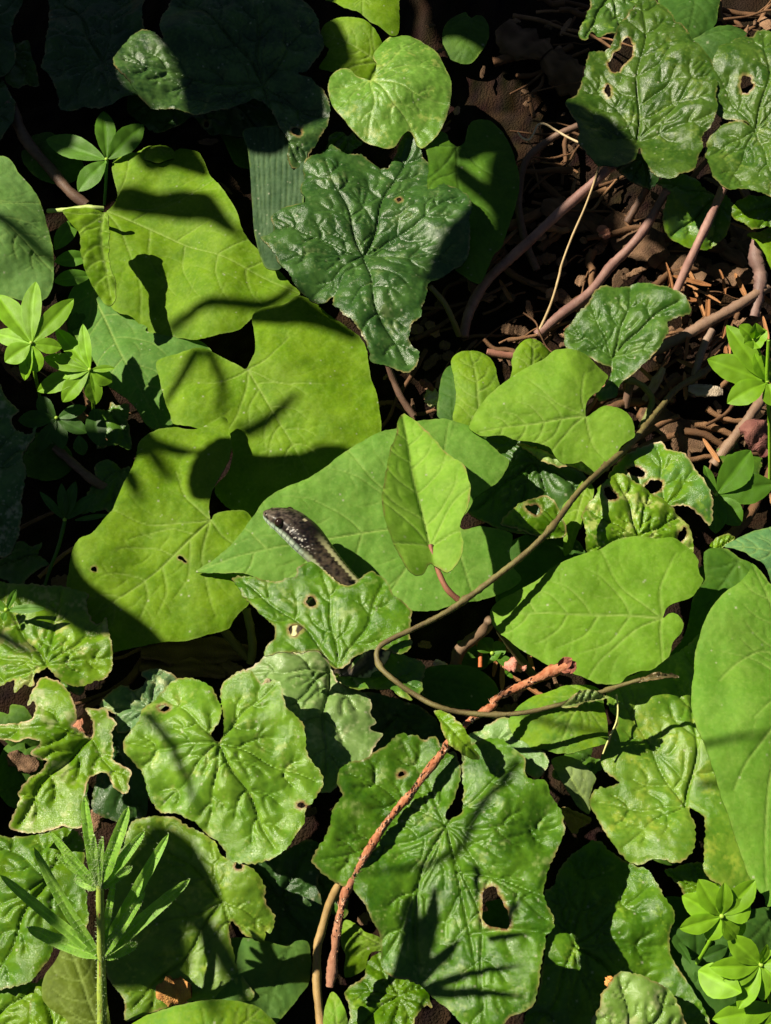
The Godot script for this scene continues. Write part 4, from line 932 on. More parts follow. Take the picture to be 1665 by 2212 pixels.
func low_leaves() -> void:                                # ground-hugging leaves glimpsed in the gaps
	var r := RandomNumberGenerator.new()
	r.seed = 31
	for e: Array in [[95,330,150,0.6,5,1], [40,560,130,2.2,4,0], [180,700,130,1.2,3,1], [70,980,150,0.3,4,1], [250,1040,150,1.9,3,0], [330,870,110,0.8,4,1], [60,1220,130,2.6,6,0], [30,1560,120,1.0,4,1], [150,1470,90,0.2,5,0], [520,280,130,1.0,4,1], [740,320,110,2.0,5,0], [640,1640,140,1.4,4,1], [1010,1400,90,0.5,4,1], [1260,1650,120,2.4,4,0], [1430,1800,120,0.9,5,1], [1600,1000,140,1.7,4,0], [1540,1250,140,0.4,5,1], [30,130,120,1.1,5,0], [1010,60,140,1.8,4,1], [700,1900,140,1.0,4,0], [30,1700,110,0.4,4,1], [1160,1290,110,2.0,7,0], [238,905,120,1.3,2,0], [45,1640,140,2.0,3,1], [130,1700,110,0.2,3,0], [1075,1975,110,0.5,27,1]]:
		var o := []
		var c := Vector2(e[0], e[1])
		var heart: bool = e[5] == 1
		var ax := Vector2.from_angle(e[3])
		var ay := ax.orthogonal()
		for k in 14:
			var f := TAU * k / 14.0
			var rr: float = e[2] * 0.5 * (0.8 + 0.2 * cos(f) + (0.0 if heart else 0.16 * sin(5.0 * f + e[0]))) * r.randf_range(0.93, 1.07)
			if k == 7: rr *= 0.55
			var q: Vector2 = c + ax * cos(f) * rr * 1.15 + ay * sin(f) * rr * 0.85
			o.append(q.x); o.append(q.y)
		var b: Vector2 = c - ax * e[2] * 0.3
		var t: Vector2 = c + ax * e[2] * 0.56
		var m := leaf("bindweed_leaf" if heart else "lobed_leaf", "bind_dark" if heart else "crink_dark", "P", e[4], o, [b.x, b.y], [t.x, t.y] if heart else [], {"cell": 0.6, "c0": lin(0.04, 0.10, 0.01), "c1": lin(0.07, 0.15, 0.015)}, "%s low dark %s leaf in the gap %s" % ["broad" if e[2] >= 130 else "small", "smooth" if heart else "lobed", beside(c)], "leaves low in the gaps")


func round_about() -> void:                               # the same growth goes on beyond the patch
	var r := RandomNumberGenerator.new()
	r.seed = 64
	for k in 130:
		var p := Vector2(r.randf_range(-1000, 2700), r.randf_range(-900, 3100))
		if p.x > -290 and p.x < 1960 and p.y > -330 and p.y < 2520: continue
		var src: MeshInstance3D = blades[r.randi_range(0, blades.size() - 1)]
		var smooth_one := src.name.begins_with("bindweed")
		var m: MeshInstance3D = src.duplicate()
		m.name = numbered("bindweed_leaf" if smooth_one else "lobed_leaf")
		m.transform = Transform3D(Basis(Vector3.UP, r.randf_range(0, TAU)) * src.basis, ground_at(p, r.randf_range(6, 22) * MM))
		tag(m, "%s leaf of the same growth just beyond the pictured patch" % ("smooth bindweed" if smooth_one else "puckered lobed"), "leaf", "leaves beyond the patch")
		add_child(m, true)


func soil() -> void:
	var V := PackedVector3Array()
	var C := PackedColorArray()
	var st := SurfaceTool.new()
	st.begin(Mesh.PRIMITIVE_TRIANGLES)
	var n := 190
	for j in n + 1:
		for i in n + 1:
			var a := float(i) / n * 2.0 - 1.0
			var b := float(j) / n * 2.0 - 1.0
			var x := 0.24 * a + 14.0 * pow(a, 9.0)
			var z := 0.28 * b + 14.0 * pow(b, 9.0) - 0.03
			var y := -4.0 * MM + 3.0 * MM * n_low.get_noise_2d(x / MM * 0.7, z / MM * 0.7) + 1.2 * MM * n_mid.get_noise_2d(x / MM, z / MM)
			var m := clampf(0.5 + 0.9 * n_mid.get_noise_2d(x / MM * 0.8 + 40.0, z / MM * 0.8), 0.0, 1.0)
			st.set_color(lin(0.007, 0.0045, 0.003).lerp(lin(0.028, 0.017, 0.011), m))
			st.add_vertex(Vector3(x, y, z))
	for j in n:
		for i in n:
			var a := j * (n + 1) + i
			for q: int in [a, a + 1, a + n + 1, a + 1, a + n + 2, a + n + 1]: st.add_index(q)
	st.generate_normals()
	var me := st.commit()
	me.surface_set_material(0, mats["earth"])
	var o := put("ground", me, self)
	tag(o, "dark brown forest soil under the leaves", "ground", "", "structure")


func flake_mesh(sx: float, sy: float, sz: float, ca: Color, cb: Color, sd: int, mat: String) -> ArrayMesh:
	# a weathered splinter: a bent, uneven slab
	var st := SurfaceTool.new()
	st.begin(Mesh.PRIMITIVE_TRIANGLES)
	st.set_smooth_group(0)
	var nl := 26
	var nw := 18
	for i in nl + 1:
		var t := float(i) / nl
		var wv := pow(maxf(0.02, sin(PI * (0.06 + 0.88 * t))), 0.45) * (1.0 + 0.25 * n_mid.get_noise_2d(t * 14.0, sd * 7.0))
		for j in nw:
			var f := TAU * j / nw
			var e := 1.0 + 0.22 * n_mid.get_noise_2d(t * 20.0 + 9.0 * cos(f), sd * 3.0 + 9.0 * sin(f)) + 0.22 * n_fine.get_noise_2d(t * 5.0 + 6.0 * cos(f), sd * 3.0 + 6.0 * sin(f))
			var bend := sy * 1.2 * n_low.get_noise_2d(t * 20.0, sd * 13.0)
			st.set_color(ca.lerp(cb, clampf(0.5 + 0.5 * n_fine.get_noise_2d(t * 3.0 + sd, f * 9.0) + 0.6 * n_mid.get_noise_2d(t * 9.0 + sd * 3.0, f * 4.0), 0.0, 1.0)))
			st.add_vertex(Vector3((t - 0.5) * sx, sin(f) * sy * 0.5 * e * wv + bend, cos(f) * sz * 0.5 * e * wv))
	for i in nl:
		for j in nw:
			var a := i * nw + j
			var b := i * nw + (j + 1) % nw
			for q: int in [a, b, a + nw, b, b + nw, a + nw]: st.add_index(q)
	st.generate_normals()
	var me := st.commit()
	me.surface_set_material(0, mats[mat])
	return me


func litter() -> void:
	var r := RandomNumberGenerator.new()
	r.seed = 77
	# big weathered pieces of wood in the gap at the upper right
	for e: Array in [["C", 60, 190, 300, 330, 9.0, 26.0, "grey-brown weathered piece of bark lying diagonally at the upper right"], ["C", 330, 360, 560, 520, 8.0, 20.0, "short broken bark piece against the left side of the ivy-shaped leaf"], ["C", 700, 1330, 1000, 1560, 6.0, 22.0, "dark reddish bark chip under the pink leaf stalks"], ["C", 300, 1260, 640, 1330, 4.0, 16.0, "flat dark bark strip in shade left of the pink leaf stalks"], ["C", 1430, 1330, 1560, 1560, 3.0, 9.0, "sunlit tan wood splinter near the right edge"], ["C", 1300, 1420, 1500, 1590, 3.0, 8.0, "tan bark splinter beside the sunlit wood splinter"], ["F", 1000, 80, 1250, 190, 3.0, 14.0, "brown bark chip in shade above the fan-shaped leaf"], ["F", 1290, 130, 1560, 190, 3.0, 12.0, "brown bark flake under the orange needles"], ["F", 900, 1010, 1250, 1180, 4.0, 16.0, "dark bark piece in shade right of the lime heart-shaped leaf"], ["G", 880, 960, 1460, 940, 3.0, 12.0, "arched brown bark strip under the two-holed leaf left of the snake"], ["G", 860, 1040, 1330, 1060, 3.0, 9.0, "thin brown bark strip below the arched one"], ["G", 60, 1580, 220, 1640, 3.0, 8.0, "dark wood piece by the eaten left side of the ragged leaf"], ["G", 1290, 1010, 1470, 1090, 2.5, 7.0, "curled reddish bark scrap left of the jagged maple-like leaf"]]:
		var a := ground_at(at(e[0], e[1], e[2]), 3 * MM)
		var b := ground_at(at(e[0], e[3], e[4]), 4 * MM)
		leaf_count += 1
		var o := put("bark_piece", flake_mesh(a.distance_to(b) * 1.1, e[5] * 0.5 * MM, e[6] * MM * 0.6, lin(0.06, 0.035, 0.02), lin(0.17, 0.10, 0.06), leaf_count, "bark"), self)
		o.position = (a + b) * 0.5
		o.rotation = Vector3(r.randf_range(-0.2, 0.2), -atan2((b - a).z, (b - a).x), r.randf_range(-0.08, 0.08))
		tag(o, e[7], "bark", "pieces of bark in the litter")
	# dry stems
	var spots := []
	for k in 620:
		var u := r.randf_range(900, 1665)
		var v := r.randf_range(0, 1080)
		if k >= 330:
			u = r.randf_range(0, 900); v = r.randf_range(700, 1500)
		if k >= 480:
			u = r.randf_range(0, 1600); v = r.randf_range(1250, 2211)
		if in_view(Vector2(u, v)) and not Rect2(900, -10, 250, 340).has_point(Vector2(u, v)) and spots.size() < 130: spots.append(Vector2(u, v))
	for p: Vector2 in spots:
		var c := ground_at(p, r.randf_range(-1.5, 5.0) * MM)
		var ang := r.randf_range(0, TAU) if r.randf() < 0.5 else r.randf_range(-0.3, 1.1)
		var l := r.randf_range(8, 38) * MM
		var d := Vector3(cos(ang), 0, -sin(ang))
		var side := Vector3(-d.z, 0, d.x)
		var pts := PackedVector3Array()
		for k in 5:
			var t := k / 4.0 - 0.5
			pts.append(c + d * l * t + side * l * r.randf_range(-0.06, 0.06) + Vector3(0, r.randf_range(-0.6, 1.4) * MM, 0))
		leaf_count += 1
		var sd := leaf_count
		var base := lin(0.09, 0.046, 0.023).lerp(lin(0.28, 0.15, 0.075), r.randf() * r.randf())
		var paint := func(t: float, f: float, q: Vector3) -> Color: return base * (1.0 + 0.5 * n_mid.get_noise_3d(q.x / MM, q.z / MM, f))
		var r0 := r.randf_range(0.25, 0.8) * MM if r.randf() < 0.6 else r.randf_range(0.8, 1.7) * MM
		var rad := func(t: float) -> float: return r0 * (1.0 - 0.4 * t)
		var o := put("dry_straw", mesh_of(tube_arrays(smooth_path(pts, 1.6 * MM), rad, 7, paint, 0.3, sd), "dead"), self)
		var lean := fposmod(ang + 0.0001, PI)
		var how: String = "level" if lean < 0.4 or lean > 2.74 else "upright" if absf(lean - PI * 0.5) < 0.45 else "rising" if lean < PI * 0.5 else "falling"
		tag(o, "%s %s dry straw, %s, in the litter %s" % ["stout" if r0 > 0.8 * MM else "thin" if r0 > 0.45 * MM else "hair-thin", "pale" if base.r > 0.17 else "brown" if base.r > 0.115 else "dark", how, beside(p)], "twig", "dry stems in the litter")
	# fallen needles
	for k in 62:
		var u := r.randf_range(1330, 1660)
		var v := r.randf_range(560, 870)
		if k >= 34:
			u = r.randf_range(900, 1660); v = r.randf_range(250, 1050)
		if k >= 48:
			u = r.randf_range(980, 1160); v = r.randf_range(1380, 1500)
		if not in_view(Vector2(u, v)): continue
		var c := ground_at(Vector2(u, v), r.randf_range(3.0, 7.0) * MM)
		var ang := r.randf_range(-0.3, 1.3) + PI * 0.5
		var l := r.randf_range(8, 15) * MM
		var d := Vector3(cos(ang), r.randf_range(-0.1, 0.15), -sin(ang))
		leaf_count += 1
		var col := lin(0.20, 0.085, 0.032).lerp(lin(0.34, 0.165, 0.07), r.randf())
		var a := leaflet_arrays(c - d * l * 0.5, c + d * l * 0.5, r.randf_range(0.9, 1.4) * MM, r.randf_range(-0.04, 0.06), 0.5, r.randf_range(-0.6, 0.6), col * 0.8, col, leaf_count, 0.4, true)
		var o := put("fallen_needle", mesh_of(a, "dead"), self)
		tag(o, "%s %s orange-brown conifer needle lying %s" % ["long" if l > 0.0115 else "short", "bright" if col.g > 0.15 else "dull", beside(Vector2(u, v))], "needle", "fallen needles")
	# crumbs and flakes
	for k in 420:
		var p := Vector2(r.randf_range(880, 1665), r.randf_range(30, 1080))
		if k >= 300: p = Vector2(r.randf_range(0, 1665), r.randf_range(300, 2211))
		if not in_view(p): continue
		var col := lin(0.10, 0.06, 0.035).lerp(lin(0.38, 0.22, 0.13), r.randf() * r.randf())
		leaf_count += 1
		var o := put("bark_flake", flake_mesh(r.randf_range(2.0, 8.0) * MM, r.randf_range(0.3, 0.9) * MM, r.randf_range(1.0, 4.0) * MM, col * 0.7, col, leaf_count, "bark"), self)
		o.position = ground_at(p, r.randf_range(0.5, 3.0) * MM)
		o.rotation = Vector3(r.randf_range(-0.5, 0.5), r.randf_range(0, TAU), r.randf_range(-0.4, 0.4))
		tag(o, "small %s flake of bark in the litter %s" % ["pale" if col.r > 0.2 else "brown" if col.r > 0.13 else "dark", beside(p)], "flake", "flakes in the litter")


func sprigs() -> void:
	whorl("A", [640,960], 13, [[278,838,170,12], [622,668,140,17], [862,748,165,17], [470,1150,150,10]], [640,960,13, 635,1100,9, 625,1230,5], "green", "whorl of four oval leaflets in shade above the banded leaf, two tips lit", "whorled sprigs")
	whorl("A", [600,1500], 10, [[330,1500,120,9,470,1300], [326,1570,110,11,560,1540], [324,1690,110,10,560,1650], [430,1300,60,14,470,1380]], [], "green", "stack of leaflets showing left of the curled-up leaf strip", "whorled sprigs")
	whorl("D", [190,580], 33, [[215,208,135,37], [442,312,125,35], [-20,290,150,34], [-30,520,110,30], [30,690,130,31], [372,605,95,31], [225,752,125,28], [150,800,90,26]], [190,580,33, 210,760,20, 240,900,6], "lime", "brighter and larger of the two sunlit whorled sprigs at the left edge", "whorled sprigs")
	whorl("D", [540,740], 27, [[500,463,80,32], [335,490,105,29], [262,665,110,27], [362,778,70,25], [672,812,110,24], [690,728,45,27], [378,930,120,21], [575,945,110,21], [225,865,120,20], [600,900,50,22]], [540,740,27, 555,900,14, 560,1000,5], "lime", "smaller sunlit whorled sprig right of the larger one, some leaflets in shade", "whorled sprigs")
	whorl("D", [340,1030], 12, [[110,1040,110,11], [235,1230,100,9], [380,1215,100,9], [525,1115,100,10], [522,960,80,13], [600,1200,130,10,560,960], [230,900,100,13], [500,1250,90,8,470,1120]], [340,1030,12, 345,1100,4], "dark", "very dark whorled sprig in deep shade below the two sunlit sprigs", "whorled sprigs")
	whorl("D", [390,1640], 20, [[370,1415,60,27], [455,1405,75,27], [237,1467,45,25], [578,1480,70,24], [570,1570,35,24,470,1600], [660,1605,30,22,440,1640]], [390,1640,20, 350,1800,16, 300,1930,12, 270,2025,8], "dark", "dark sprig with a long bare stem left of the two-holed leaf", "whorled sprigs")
	whorl("G", [40,700], 33, [[272,690,50,35], [102,565,38,37], [-60,640,60,34], [20,760,40,31]], [], "green", "narrow sunlit leaflets of a sprig lying on the yellowed leaf at the left edge", "whorled sprigs")
	whorl("F", [1640,810], 38, [[1280,675,165,40], [1398,940,150,36], [1395,470,140,44], [1560,640,110,43], [1750,620,120,42], [1700,960,130,36], [1820,780,150,38]], [1650,560,50, 1640,810,38, 1655,1100,22, 1655,1400,6], "lime", "tall bright sprig on a long pale stem at the right edge", "whorled sprigs")
	whorl("F", [1560,560], 47, [[1470,470,90,50], [1500,580,80,49], [1570,455,80,52], [1640,500,90,50], [1600,610,80,48]], [], "lime", "unopened bud cluster of curled leaflets topping the tall bright sprig", "whorled sprigs")
	whorl("F", [1330,1490], 16, [[1540,1220,190,21], [1480,1670,150,14], [1680,1420,180,17], [1260,1310,60,20], [1330,1720,130,13], [1210,1480,70,15]], [1330,1490,16, 1310,1600,6], "green", "shaded whorl at right, one upper leaflet lit, below the tall sprig", "whorled sprigs")
	whorl("L", [1365,1020], 42, [[1128,893,125,43], [1112,1090,100,41], [1225,795,125,46], [1380,812,85,47], [1568,800,115,46], [1538,945,125,43], [1280,1155,95,38], [1450,1152,100,38], [1500,1120,100,36]], [1365,1020,42, 1290,1180,30, 1220,1300,14], "lime", "star-like bright sprig with eight leaflets at lower right, above the other sprig", "whorled sprigs")
	whorl("L", [1600,1310], 34, [[1400,1130,120,38], [1290,1320,110,35], [1225,1345,170,30,1500,1480], [1372,1405,100,33], [1465,1575,95,30], [1612,1525,80,30], [1635,1180,50,40], [1760,1280,120,36], [1740,1450,110,32]], [1600,1310,34, 1640,1450,20, 1660,1560,8], "lime", "bright overlapping sprig at the right edge near the bottom corner", "whorled sprigs")
	whorl("L", [1700,1560], 26, [[1308,1635,130,27], [1500,1720,130,25], [1640,1740,120,24]], [], "lime", "leaflets of a bright sprig cut off by the bottom right corner", "whorled sprigs")
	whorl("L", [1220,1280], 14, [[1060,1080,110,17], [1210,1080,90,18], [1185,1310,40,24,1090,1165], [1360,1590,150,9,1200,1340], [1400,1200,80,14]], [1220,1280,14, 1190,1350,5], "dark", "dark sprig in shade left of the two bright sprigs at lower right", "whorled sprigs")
	whorl("H", [1470,960], 9, [[1400,870,110,10], [1545,900,90,10], [1500,995,110,9], [1560,1090,60,8,1590,1060], [1620,1050,60,8]], [1470,960,9, 1560,1060,5], "green", "little pale seedling with rounded leaflets in the gap above the red twig", "whorled sprigs")
	# the bristly plant in the lower left
	var o := Node3D.new()
	o.name = "bristly_plant"
	tag(o, "bristly cleavers stem with two tiers of narrow leaves standing in the lower left", "plant")
	add_child(o, true)
	var ca := lin(0.12, 0.29, 0.02)
	var cb := lin(0.27, 0.47, 0.07)
	stem("stem", "J", [612,1790,26, 612,1660,30, 608,1280,44, 602,1000,56, 596,740,64], 1.15, 0.75, lin(0.22, 0.32, 0.04), lin(0.32, 0.40, 0.07), o, "stem", 0.05)
	stem("stem_edge", "J", [604,1790,27, 604,1660,31, 601,1280,44.9, 596,1000,57], 0.28, 0.2, lin(0.22, 0.10, 0.04), lin(0.30, 0.15, 0.06), o)
	var hairs := SurfaceTool.new()
	hairs.begin(Mesh.PRIMITIVE_TRIANGLES)
	var tiers := [[605,1265,45, [[0,768,75,52], [205,600,80,60], [165,1085,95,44], [822,1185,85,42], [1142,795,95,55], [872,868,70,56], [1015,520,85,58], [690,770,50,58]]], [592,850,61, [[505,295,75,72], [772,358,90,70], [868,508,75,67], [792,722,70,60], [452,795,60,60], [300,510,60,66], [570,528,60,74], [330,640,45,64], [620,540,55,75]]]]
	for tier: Array in tiers:
		for e: Array in tier[3]:
			var b := ground_at(at("J", tier[0], tier[1]), tier[2] * MM)
			var tip := ground_at(at("J", e[0], e[1]), e[3] * MM)
			leaf_count += 1
			var wid: float = e[2] * TS * 0.125 * MM * 0.64
			var arr := leaflet_arrays(b, tip, wid, rng.randf_range(0.02, 0.08), 0.45, rng.randf_range(-0.25, 0.2), ca * rng.randf_range(0.85, 1.25), cb * rng.randf_range(0.85, 1.25), leaf_count, 0.5, true)
			put("leaf", mesh_of(arr, "leaflet"), o)
			var vs: PackedVector3Array = arr[Mesh.ARRAY_VERTEX]
			var nsx: PackedVector3Array = arr[Mesh.ARRAY_NORMAL]
			for q in 150:
				var k := rng.randi_range(11, vs.size() - 1)
				var col := k % 11
				var dirn := nsx[k] * (1.0 if nsx[k].y > 0 else -1.0)
				var side := (vs[k] - vs[k - col + 5]).normalized() if col != 5 else Vector3.ZERO
				bristle(hairs, vs[k], (dirn * 0.8 + side * (1.0 if col == 0 or col == 10 else 0.3) + Vector3(rng.randf_range(-0.3, 0.3), 0.1, rng.randf_range(-0.3, 0.3))).normalized(), rng.randf_range(0.4, 0.75) * MM)
	for q in 340:
		var t := rng.randf()
		var c := ground_at(at("J", lerpf(612, 598, t), lerpf(1690, 800, t)), lerpf(29.5, 62, t) * MM)
		var d := Vector3(rng.randf_range(-1, 1), rng.randf_range(-0.3, 0.6), rng.randf_range(-1, 1)).normalized()
		bristle(hairs, c + d * lerpf(1.05, 0.7, t) * MM, d, rng.randf_range(0.4, 0.7) * MM)
	hairs.generate_normals()
	var hm := hairs.commit()
	hm.surface_set_material(0, mats["hair"])
	put("bristles", hm, o).set_meta("kind", "stuff")


func bristle(st: SurfaceTool, p: Vector3, d: Vector3, l: float) -> void:
	var a := d.cross(Vector3(0.3, 0.5, 0.8)).normalized() * 0.06 * MM
	var b := d.cross(a).normalized() * 0.06 * MM
	var tip := p + d * l
	for k in 3:
		var f := TAU * k / 3.0
		var g := TAU * (k + 1) / 3.0
		st.add_vertex(p + a * cos(f) + b * sin(f)); st.add_vertex(tip); st.add_vertex(p + a * cos(g) + b * sin(g))


func lone_stem(called: String, tile: String, p: Array, r0: float, r1: float, ca: Color, cb: Color, label: String, group := "", bump := 0.12, mat := "stem") -> void:
	var m := stem(called, tile, p, r0, r1, ca, cb, self, mat, bump)
	tag(m, label, "stalk", group)


func vines_and_twigs() -> void:
	var pink := lin(0.17, 0.085, 0.07)
	var pink2 := lin(0.27, 0.15, 0.12)
	var brown := lin(0.09, 0.05, 0.035)
	var brown2 := lin(0.16, 0.095, 0.065)
	lone_stem("leaf_stalk", "C", [520,750,16, 400,800,15, 350,830,14, 230,920,11, 180,1000,9, 155,1130,7, 150,1250,6, 190,1450,4, 260,1620,2], 1.1, 1.3, brown, brown2, "thin curved brown stalk arching down left of the pink leaf stalks", "leaf stalks over the litter")
	lone_stem("leaf_stalk", "C", [720,985,30, 690,1010,27, 560,1130,23, 400,1270,19, 230,1430,14, 100,1550,10, 0,1640,8, -80,1740,6, -150,1880,5, -180,2020,4], 1.45, 1.6, pink, pink2, "longest pink leaf stalk, running from under the ivy-shaped leaf down to the left", "leaf stalks over the litter")
	lone_stem("leaf_stalk", "C", [1040,1140,20, 1010,1190,18, 900,1380,15, 800,1500,12, 700,1600,10, 570,1760,8, 400,1890,6, 260,2010,4], 1.3, 1.6, pink * 0.85, pink2 * 0.85, "middle pink-brown leaf stalk, parallel to the longest one", "leaf stalks over the litter")
	lone_stem("leaf_stalk", "C", [1420,1060,22, 1385,1115,23.5, 1370,1140,24, 1300,1300,23.5, 1220,1470,20, 1130,1665,13, 1080,1780,9, 1040,1860,7], 1.3, 1.3, pink * 1.1, pink2 * 1.1, "pink leaf stalk passing in front of the drooping lobe at the right", "leaf stalks over the litter")
	lone_stem("leaf_stalk", "C", [930,1110,14, 890,1180,10, 800,1330,4], 1.2, 1.2, brown, brown2, "short shaded stalk between the two long pink stalks", "leaf stalks over the litter")
	lone_stem("dry_grass_stalk", "C", [632,1000,28, 590,1130,24, 540,1260,20, 470,1420,16, 410,1580,12, 390,1665,11, 340,1830,8, 262,2005,5], 0.32, 0.4, lin(0.28, 0.19, 0.09), lin(0.4, 0.29, 0.15), "thin straw-coloured stalk hanging from the ivy-shaped leaf")
	lone_stem("tendril", "C", [520,855,28, 500,850,28, 440,820,28, 370,780,28, 310,745,29, 265,750,29, 240,800,28, 210,838,27, 170,825,27, 145,790,28], 0.36, 0.3, lin(0.45, 0.33, 0.18), lin(0.55, 0.43, 0.27), "dry cream-coloured tendril curling out left of the ivy-shaped leaf", "", 0.2)
	lone_stem("root", "F", [1640,240,9, 1500,330,9, 1380,400,8, 1250,470,7, 1130,540,6, 1000,600,5, 850,680,3], 1.5, 1.9, lin(0.15, 0.09, 0.06), lin(0.24, 0.15, 0.10), "light brown root slanting across the sunlit litter at the right", "", 0.25)
	lone_stem("root", "F", [1590,-40,14, 1570,60,13, 1600,160,11, 1590,270,9, 1560,420,6], 2.3, 1.6, lin(0.12, 0.07, 0.06), lin(0.2, 0.12, 0.10), "knobbly dark root bending down at the right edge under the leaf lobe", "", 0.35)
	lone_stem("root", "F", [1640,880,8, 1560,980,8, 1500,1070,7, 1400,1200,6, 1320,1310,4], 1.4, 1.6, lin(0.15, 0.09, 0.06), lin(0.22, 0.14, 0.09), "brown root curving down beside the tall bright sprig", "", 0.25)
	lone_stem("root", "F", [1310,500,7, 1250,620,6, 1210,760,5, 1190,900,3], 1.2, 1.2, lin(0.17, 0.11, 0.08), lin(0.25, 0.17, 0.12), "short pale root in sun between the fan-shaped leaf and the tall sprig", "", 0.25)
	lone_stem("leaf_stalk", "F", [790,800,16, 850,810,12, 910,850,9, 950,930,6, 880,1090,4], 0.9, 0.9, lin(0.10, 0.12, 0.03), lin(0.15, 0.17, 0.05), "greenish stalk bending down below the fan-shaped leaf", "leaf stalks over the litter")
	lone_stem("leaf_stalk", "F", [830,780,10, 810,860,8, 790,960,4], 1.2, 1.2, brown, brown2, "thick short stalk straight under the fan-shaped leaf", "leaf stalks over the litter")
	lone_stem("leaf_stalk", "E", [1095,235,20, 1180,330,16, 1240,450,11, 1270,530,6], 0.8, 0.9, lin(0.12, 0.10, 0.03), lin(0.17, 0.14, 0.05), "olive stalk running down from the puckered dark leaf to the pink stalks' foot", "leaf stalks over the litter")
	lone_stem("leaf_stalk", "E", [840,690,14, 880,800,10, 930,910,7, 1000,1010,4], 0.9, 1.1, brown, brown2, "brown stalk in shade right of the large two-lobed leaf", "leaf stalks over the litter")
	lone_stem("leaf_stalk", "E", [1440,630,9, 1520,648,8, 1620,660,7], 1.1, 1.2, lin(0.2, 0.09, 0.06), lin(0.28, 0.13, 0.09), "reddish stub of a stalk left of the small rounded leaf", "leaf stalks over the litter")
	lone_stem("leaf_stalk", "A", [620,1250,19, 560,1246,20, 520,1242,19, 400,1258,15, 290,1265,11], 0.75, 0.7, lin(0.22, 0.30, 0.07), lin(0.33, 0.4, 0.13), "pale green stalk joining the banded leaf on its left", "leaf stalks over the litter")
	lone_stem("leaf_stalk", "A", [60,620,10, 150,830,8, 300,1010,6, 420,1150,4, 520,1230,2], 2.0, 1.6, brown * 0.8, brown2 * 0.8, "thick dark stem in shade left of the shaded whorl of four", "leaf stalks over the litter")
	lone_stem("leaf_stalk", "D", [330,1200,6, 430,1290,5, 560,1400,5, 700,1480,3], 1.2, 1.4, brown, brown2, "brown stem in deep shade below the very dark sprig", "leaf stalks over the litter")
	lone_stem("leaf_stalk", "G", [1475,690,15, 1500,800,12, 1515,920,8, 1500,1010,4], 1.1, 1.2, lin(0.12, 0.12, 0.025), lin(0.17, 0.16, 0.04), "olive stalk standing in the gap left of the jagged maple-like leaf", "leaf stalks over the litter")
	lone_stem("leaf_stalk", "G", [1330,800,14, 1400,890,10, 1480,980,5], 1.2, 1.2, lin(0.09, 0.08, 0.02), lin(0.13, 0.11, 0.03), "dark slanting stalk beside the olive stalk under the two-holed leaf", "leaf stalks over the litter")
	lone_stem("leaf_stalk", "H", [1455,760,22, 1430,810,17, 1330,890,11, 1270,950,8, 1250,1040,4], 1.4, 1.7, lin(0.12, 0.075, 0.045), lin(0.18, 0.115, 0.07), "brown stalk curving down in the gap left of the big heart-shaped leaf", "leaf stalks over the litter")
	lone_stem("leaf_stalk", "H", [1500,790,30, 1560,880,22, 1640,990,14, 1720,1090,8], 1.0, 1.1, lin(0.07, 0.075, 0.02), lin(0.11, 0.11, 0.03), "dark green stalk slanting out under the big heart-shaped leaf to the red twig's tip", "leaf stalks over the litter")
	lone_stem("leaf_stalk", "H", [1385,900,7, 1400,950,7, 1400,1040,6], 0.55, 0.6, lin(0.4, 0.1, 0.03), lin(0.5, 0.16, 0.06), "short orange-red stalk in the gap above the dark oval leaf", "leaf stalks over the litter")
	lone_stem("leaf_stalk", "K", [552,828,26, 530,870,25, 490,960,23, 450,1100,21, 425,1200,20, 420,1400,19, 432,1560,18, 455,1760,17], 1.0, 1.05, lin(0.22, 0.14, 0.05), lin(0.32, 0.21, 0.08), "smooth tan stalk running down left of the red twig to the bottom edge", "leaf stalks over the litter")
	lone_stem("dry_grass_stalk", "I", [735,1205,33, 745,1290,33, 735,1370,32, 690,1470,32, 655,1560,31], 0.22, 0.2, lin(0.4, 0.4, 0.12), lin(0.5, 0.48, 0.2), "fine pale thread hanging from the vine's drying tip")

	# the vine, with the leaves that hang on it
	var vine := Node3D.new()
	vine.name = "bindweed_vine"
	vine.position = ground_at(at("H", 1280, 640), 0.04)
	tag(vine, "brown bindweed vine looping across the middle, with a folded young leaf and a drying tip", "vine")
	add_child(vine, true)
	var vn := stem("stem", "F", [1330,690,5, 1250,760,7, 1100,850,10, 980,990,14, 860,1140,20, 760,1240,26, 640,1345,35, 500,1480,41, 350,1680,45.5, 200,1830,46.5, 0,1990,46.5, -150,2100,46.5, -300,2200,46.5, -480,2290,46.5, -610,2350,46.5, -685,2400,46.5, -700,2460,46.5, -670,2530,46.5, -580,2610,46.5, -480,2680,45.5, -350,2750,45.5, -200,2790,44.5, 0,2805,44.5, 200,2790,44.5, 430,2735,44.5, 640,2670,45.5, 760,2630,45.5, 880,2595,46], 1.0, 0.5, lin(0.075, 0.048, 0.022), lin(0.15, 0.13, 0.045), self, "stem", 0.3, 0.45)
	remove_child(vn)
	vn.position = -vine.position
	vn.name = "stem"
	vine.add_child(vn)
	var pet := stem("petiole", "H", [1100,305,52, 1125,400,51, 1150,470,50, 1200,570,48.5, 1265,632,46.5], 0.55, 0.8, lin(0.2, 0.08, 0.05), lin(0.28, 0.12, 0.07), self)
	remove_child(pet)
	pet.name = "petiole"; pet.position = -vine.position
	vine.add_child(pet)
